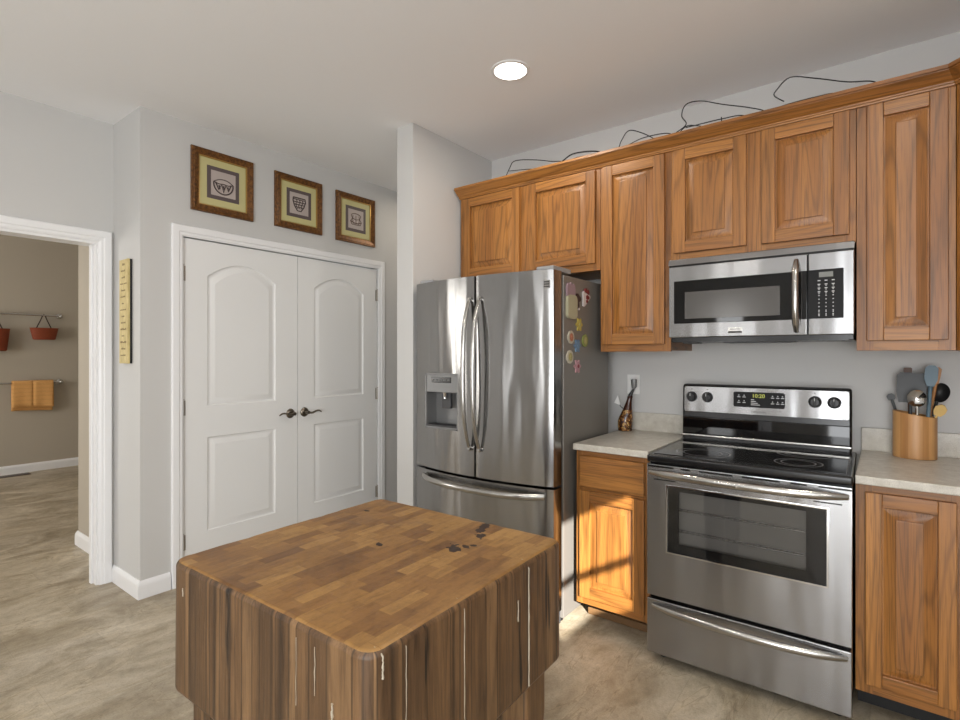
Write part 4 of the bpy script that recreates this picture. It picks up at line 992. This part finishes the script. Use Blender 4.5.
# ------------------------------------------------------------------ far room: bars, baskets, towel, floor register
XF = -7.96
def bar(z, y0, y1, label):
    t = thing('towel_bar', (XF, (y0+y1)/2, z), label, 'towel bar', 'chrome bars on the far wall')
    b = B(); b.tube([(XF+.07, y0, z), (XF+.07, y1, z)], .010, 12); build('rod', b, 'chrome', t)
    for y in (y0+.02, y1-.02):
        b = B(); b.lathe([(.032, 0), (.030, .008), (.014, .014), (.012, .06), (.020, .064), (.022, .075), (.016, .09), (0, .094)], (XF, y, z), 20, 0, 'x'); build('post', b, 'chrome', t)
bar(1.838, 1.02, 1.98, 'upper chrome bar on the far wall with hanging baskets'); bar(1.046, 1.15, 1.98, 'lower chrome bar on the far wall with an orange towel')
k = N('red_wicker'); v = k.coords((1, 1, 1)); wv = k.n('ShaderNodeTexWave', bands_direction='Z'); wv.inputs['Scale'].default_value = 26; wv.inputs['Distortion'].default_value = 3; k.l(v, wv.inputs['Vector'])
k.set(Base_Color=k.ramp(wv.outputs['Color'], [(0, srgb(104, 40, 16)), (1, srgb(158, 72, 34))]), Roughness=.55); k.bump(wv.outputs['Fac'], .5, .006); M['wicker'] = k.m
def basket(yc, label, zt=1.685, w=.135, h=.135):
    t = thing('hanging_basket', (XF+.085, yc, zt-h), label, 'basket', 'red brown baskets on the upper bar')
    b = B(); L = []
    for s_, z in ((.72, zt-h), (.80, zt-h+.01), (1, zt), (1.03, zt+.003), (.94, zt+.003), (.74, zt-h+.015)):
        L.append([(XF+.085+.062*s_*cos(a), yc+w*s_*sin(a)*(1 if abs(sin(a)) < .98 else 1), z) for a in [2*pi*i/32 for i in range(32)]])
    b.loops(L, 0, True, True); build('basket_body', b, 'wicker', t)
    b = B(); b.tube(smooth_pts([(XF+.07, yc-.07, zt), (XF+.07, yc-.035, zt+.085), (XF+.07, yc, zt+.163), (XF+.07, yc+.035, zt+.085), (XF+.07, yc+.07, zt)], 5), .006, 8); build('hanging_loop', b, plain('leather_loop', srgb(58, 36, 26), .6), t)
basket(1.800, 'red brown basket hanging fully in view from the upper bar'); basket(1.36, 'red brown basket cut off by the left edge of the photo', 1.665, .135, .25)
k = N('orange_towel'); v = k.coords(); a = k.noise(v, 300, 2, .6); wv2 = k.n('ShaderNodeTexWave', bands_direction='Z'); wv2.inputs['Scale'].default_value = 7; wv2.inputs['Distortion'].default_value = 2; k.l(v, wv2.inputs['Vector'])
c = k.mix(.35, k.ramp(a, [(.3, srgb(206, 148, 82)), (.7, srgb(234, 182, 116))]), k.ramp(wv2.outputs['Fac'], [(0, (.8, .8, .8)), (.5, (1, 1, 1))]), 'MULTIPLY')
k.set(Base_Color=c, Roughness=.9); k.bump(a, .5, .006); M['towel'] = k.m
def towel_mesh(y0, y1, zf, zb, th=.012):
    ny = 24; xs = XF+.07; z = 1.046; prof = []
    prof += [(xs+.026, zf+(z-zf)*i/8) for i in range(8)]
    prof += [(xs+.024*cos(a), z+.024*sin(a)) for a in [radians(q) for q in range(0, 181, 30)]]
    prof += [(xs-.026, z-(z-zb)*i/6) for i in range(1, 7)]
    b = B(); L = []
    for j in range(ny+1):
        y = y0+(y1-y0)*j/ny; row = []
        for (x, zz) in prof:
            fold = .006*sin(y*38)*min(1, max(0, (z-zz)*4))+(.010*math.exp(-((y-(y0+y1)/2)/.012)**2) if x > xs else 0)*-1
            row.append((x+fold, y, zz+.008*sin(y*9)*min(1, max(0, (z-zz)*3))))
        L.append(row)
    vs = [[b.bm.verts.new(p) for p in r_] for r_ in L]
    for a, c in zip(vs, vs[1:]):
        for i in range(len(a)-1): b.bm.faces.new((a[i], a[i+1], c[i+1], c[i]))
    return b
b = towel_mesh(1.51, 1.885, .765, .72)
o = tag(build('hanging_towel', b, 'towel'), 'folded orange towel hanging over the lower bar on the far wall', 'towel')
md_ = o.modifiers.new('thickness', 'SOLIDIFY'); md_.thickness = .010; md_.offset = 0
b = B(); b.box(-7.90, -7.78, 1.15, 1.66, 0, .006, .002); t = thing('floor_register', (-7.84, 1.40, 0), 'dark floor vent register by the far wall', 'vent'); build('register_frame', b, plain('bronze_register', srgb(70, 52, 38), .5), t)
b = B()
for q in range(20): b.box(-7.885, -7.795, 1.17+q*.024, 1.182+q*.024, .006, .0075)
build('louver', b, 'black', t)
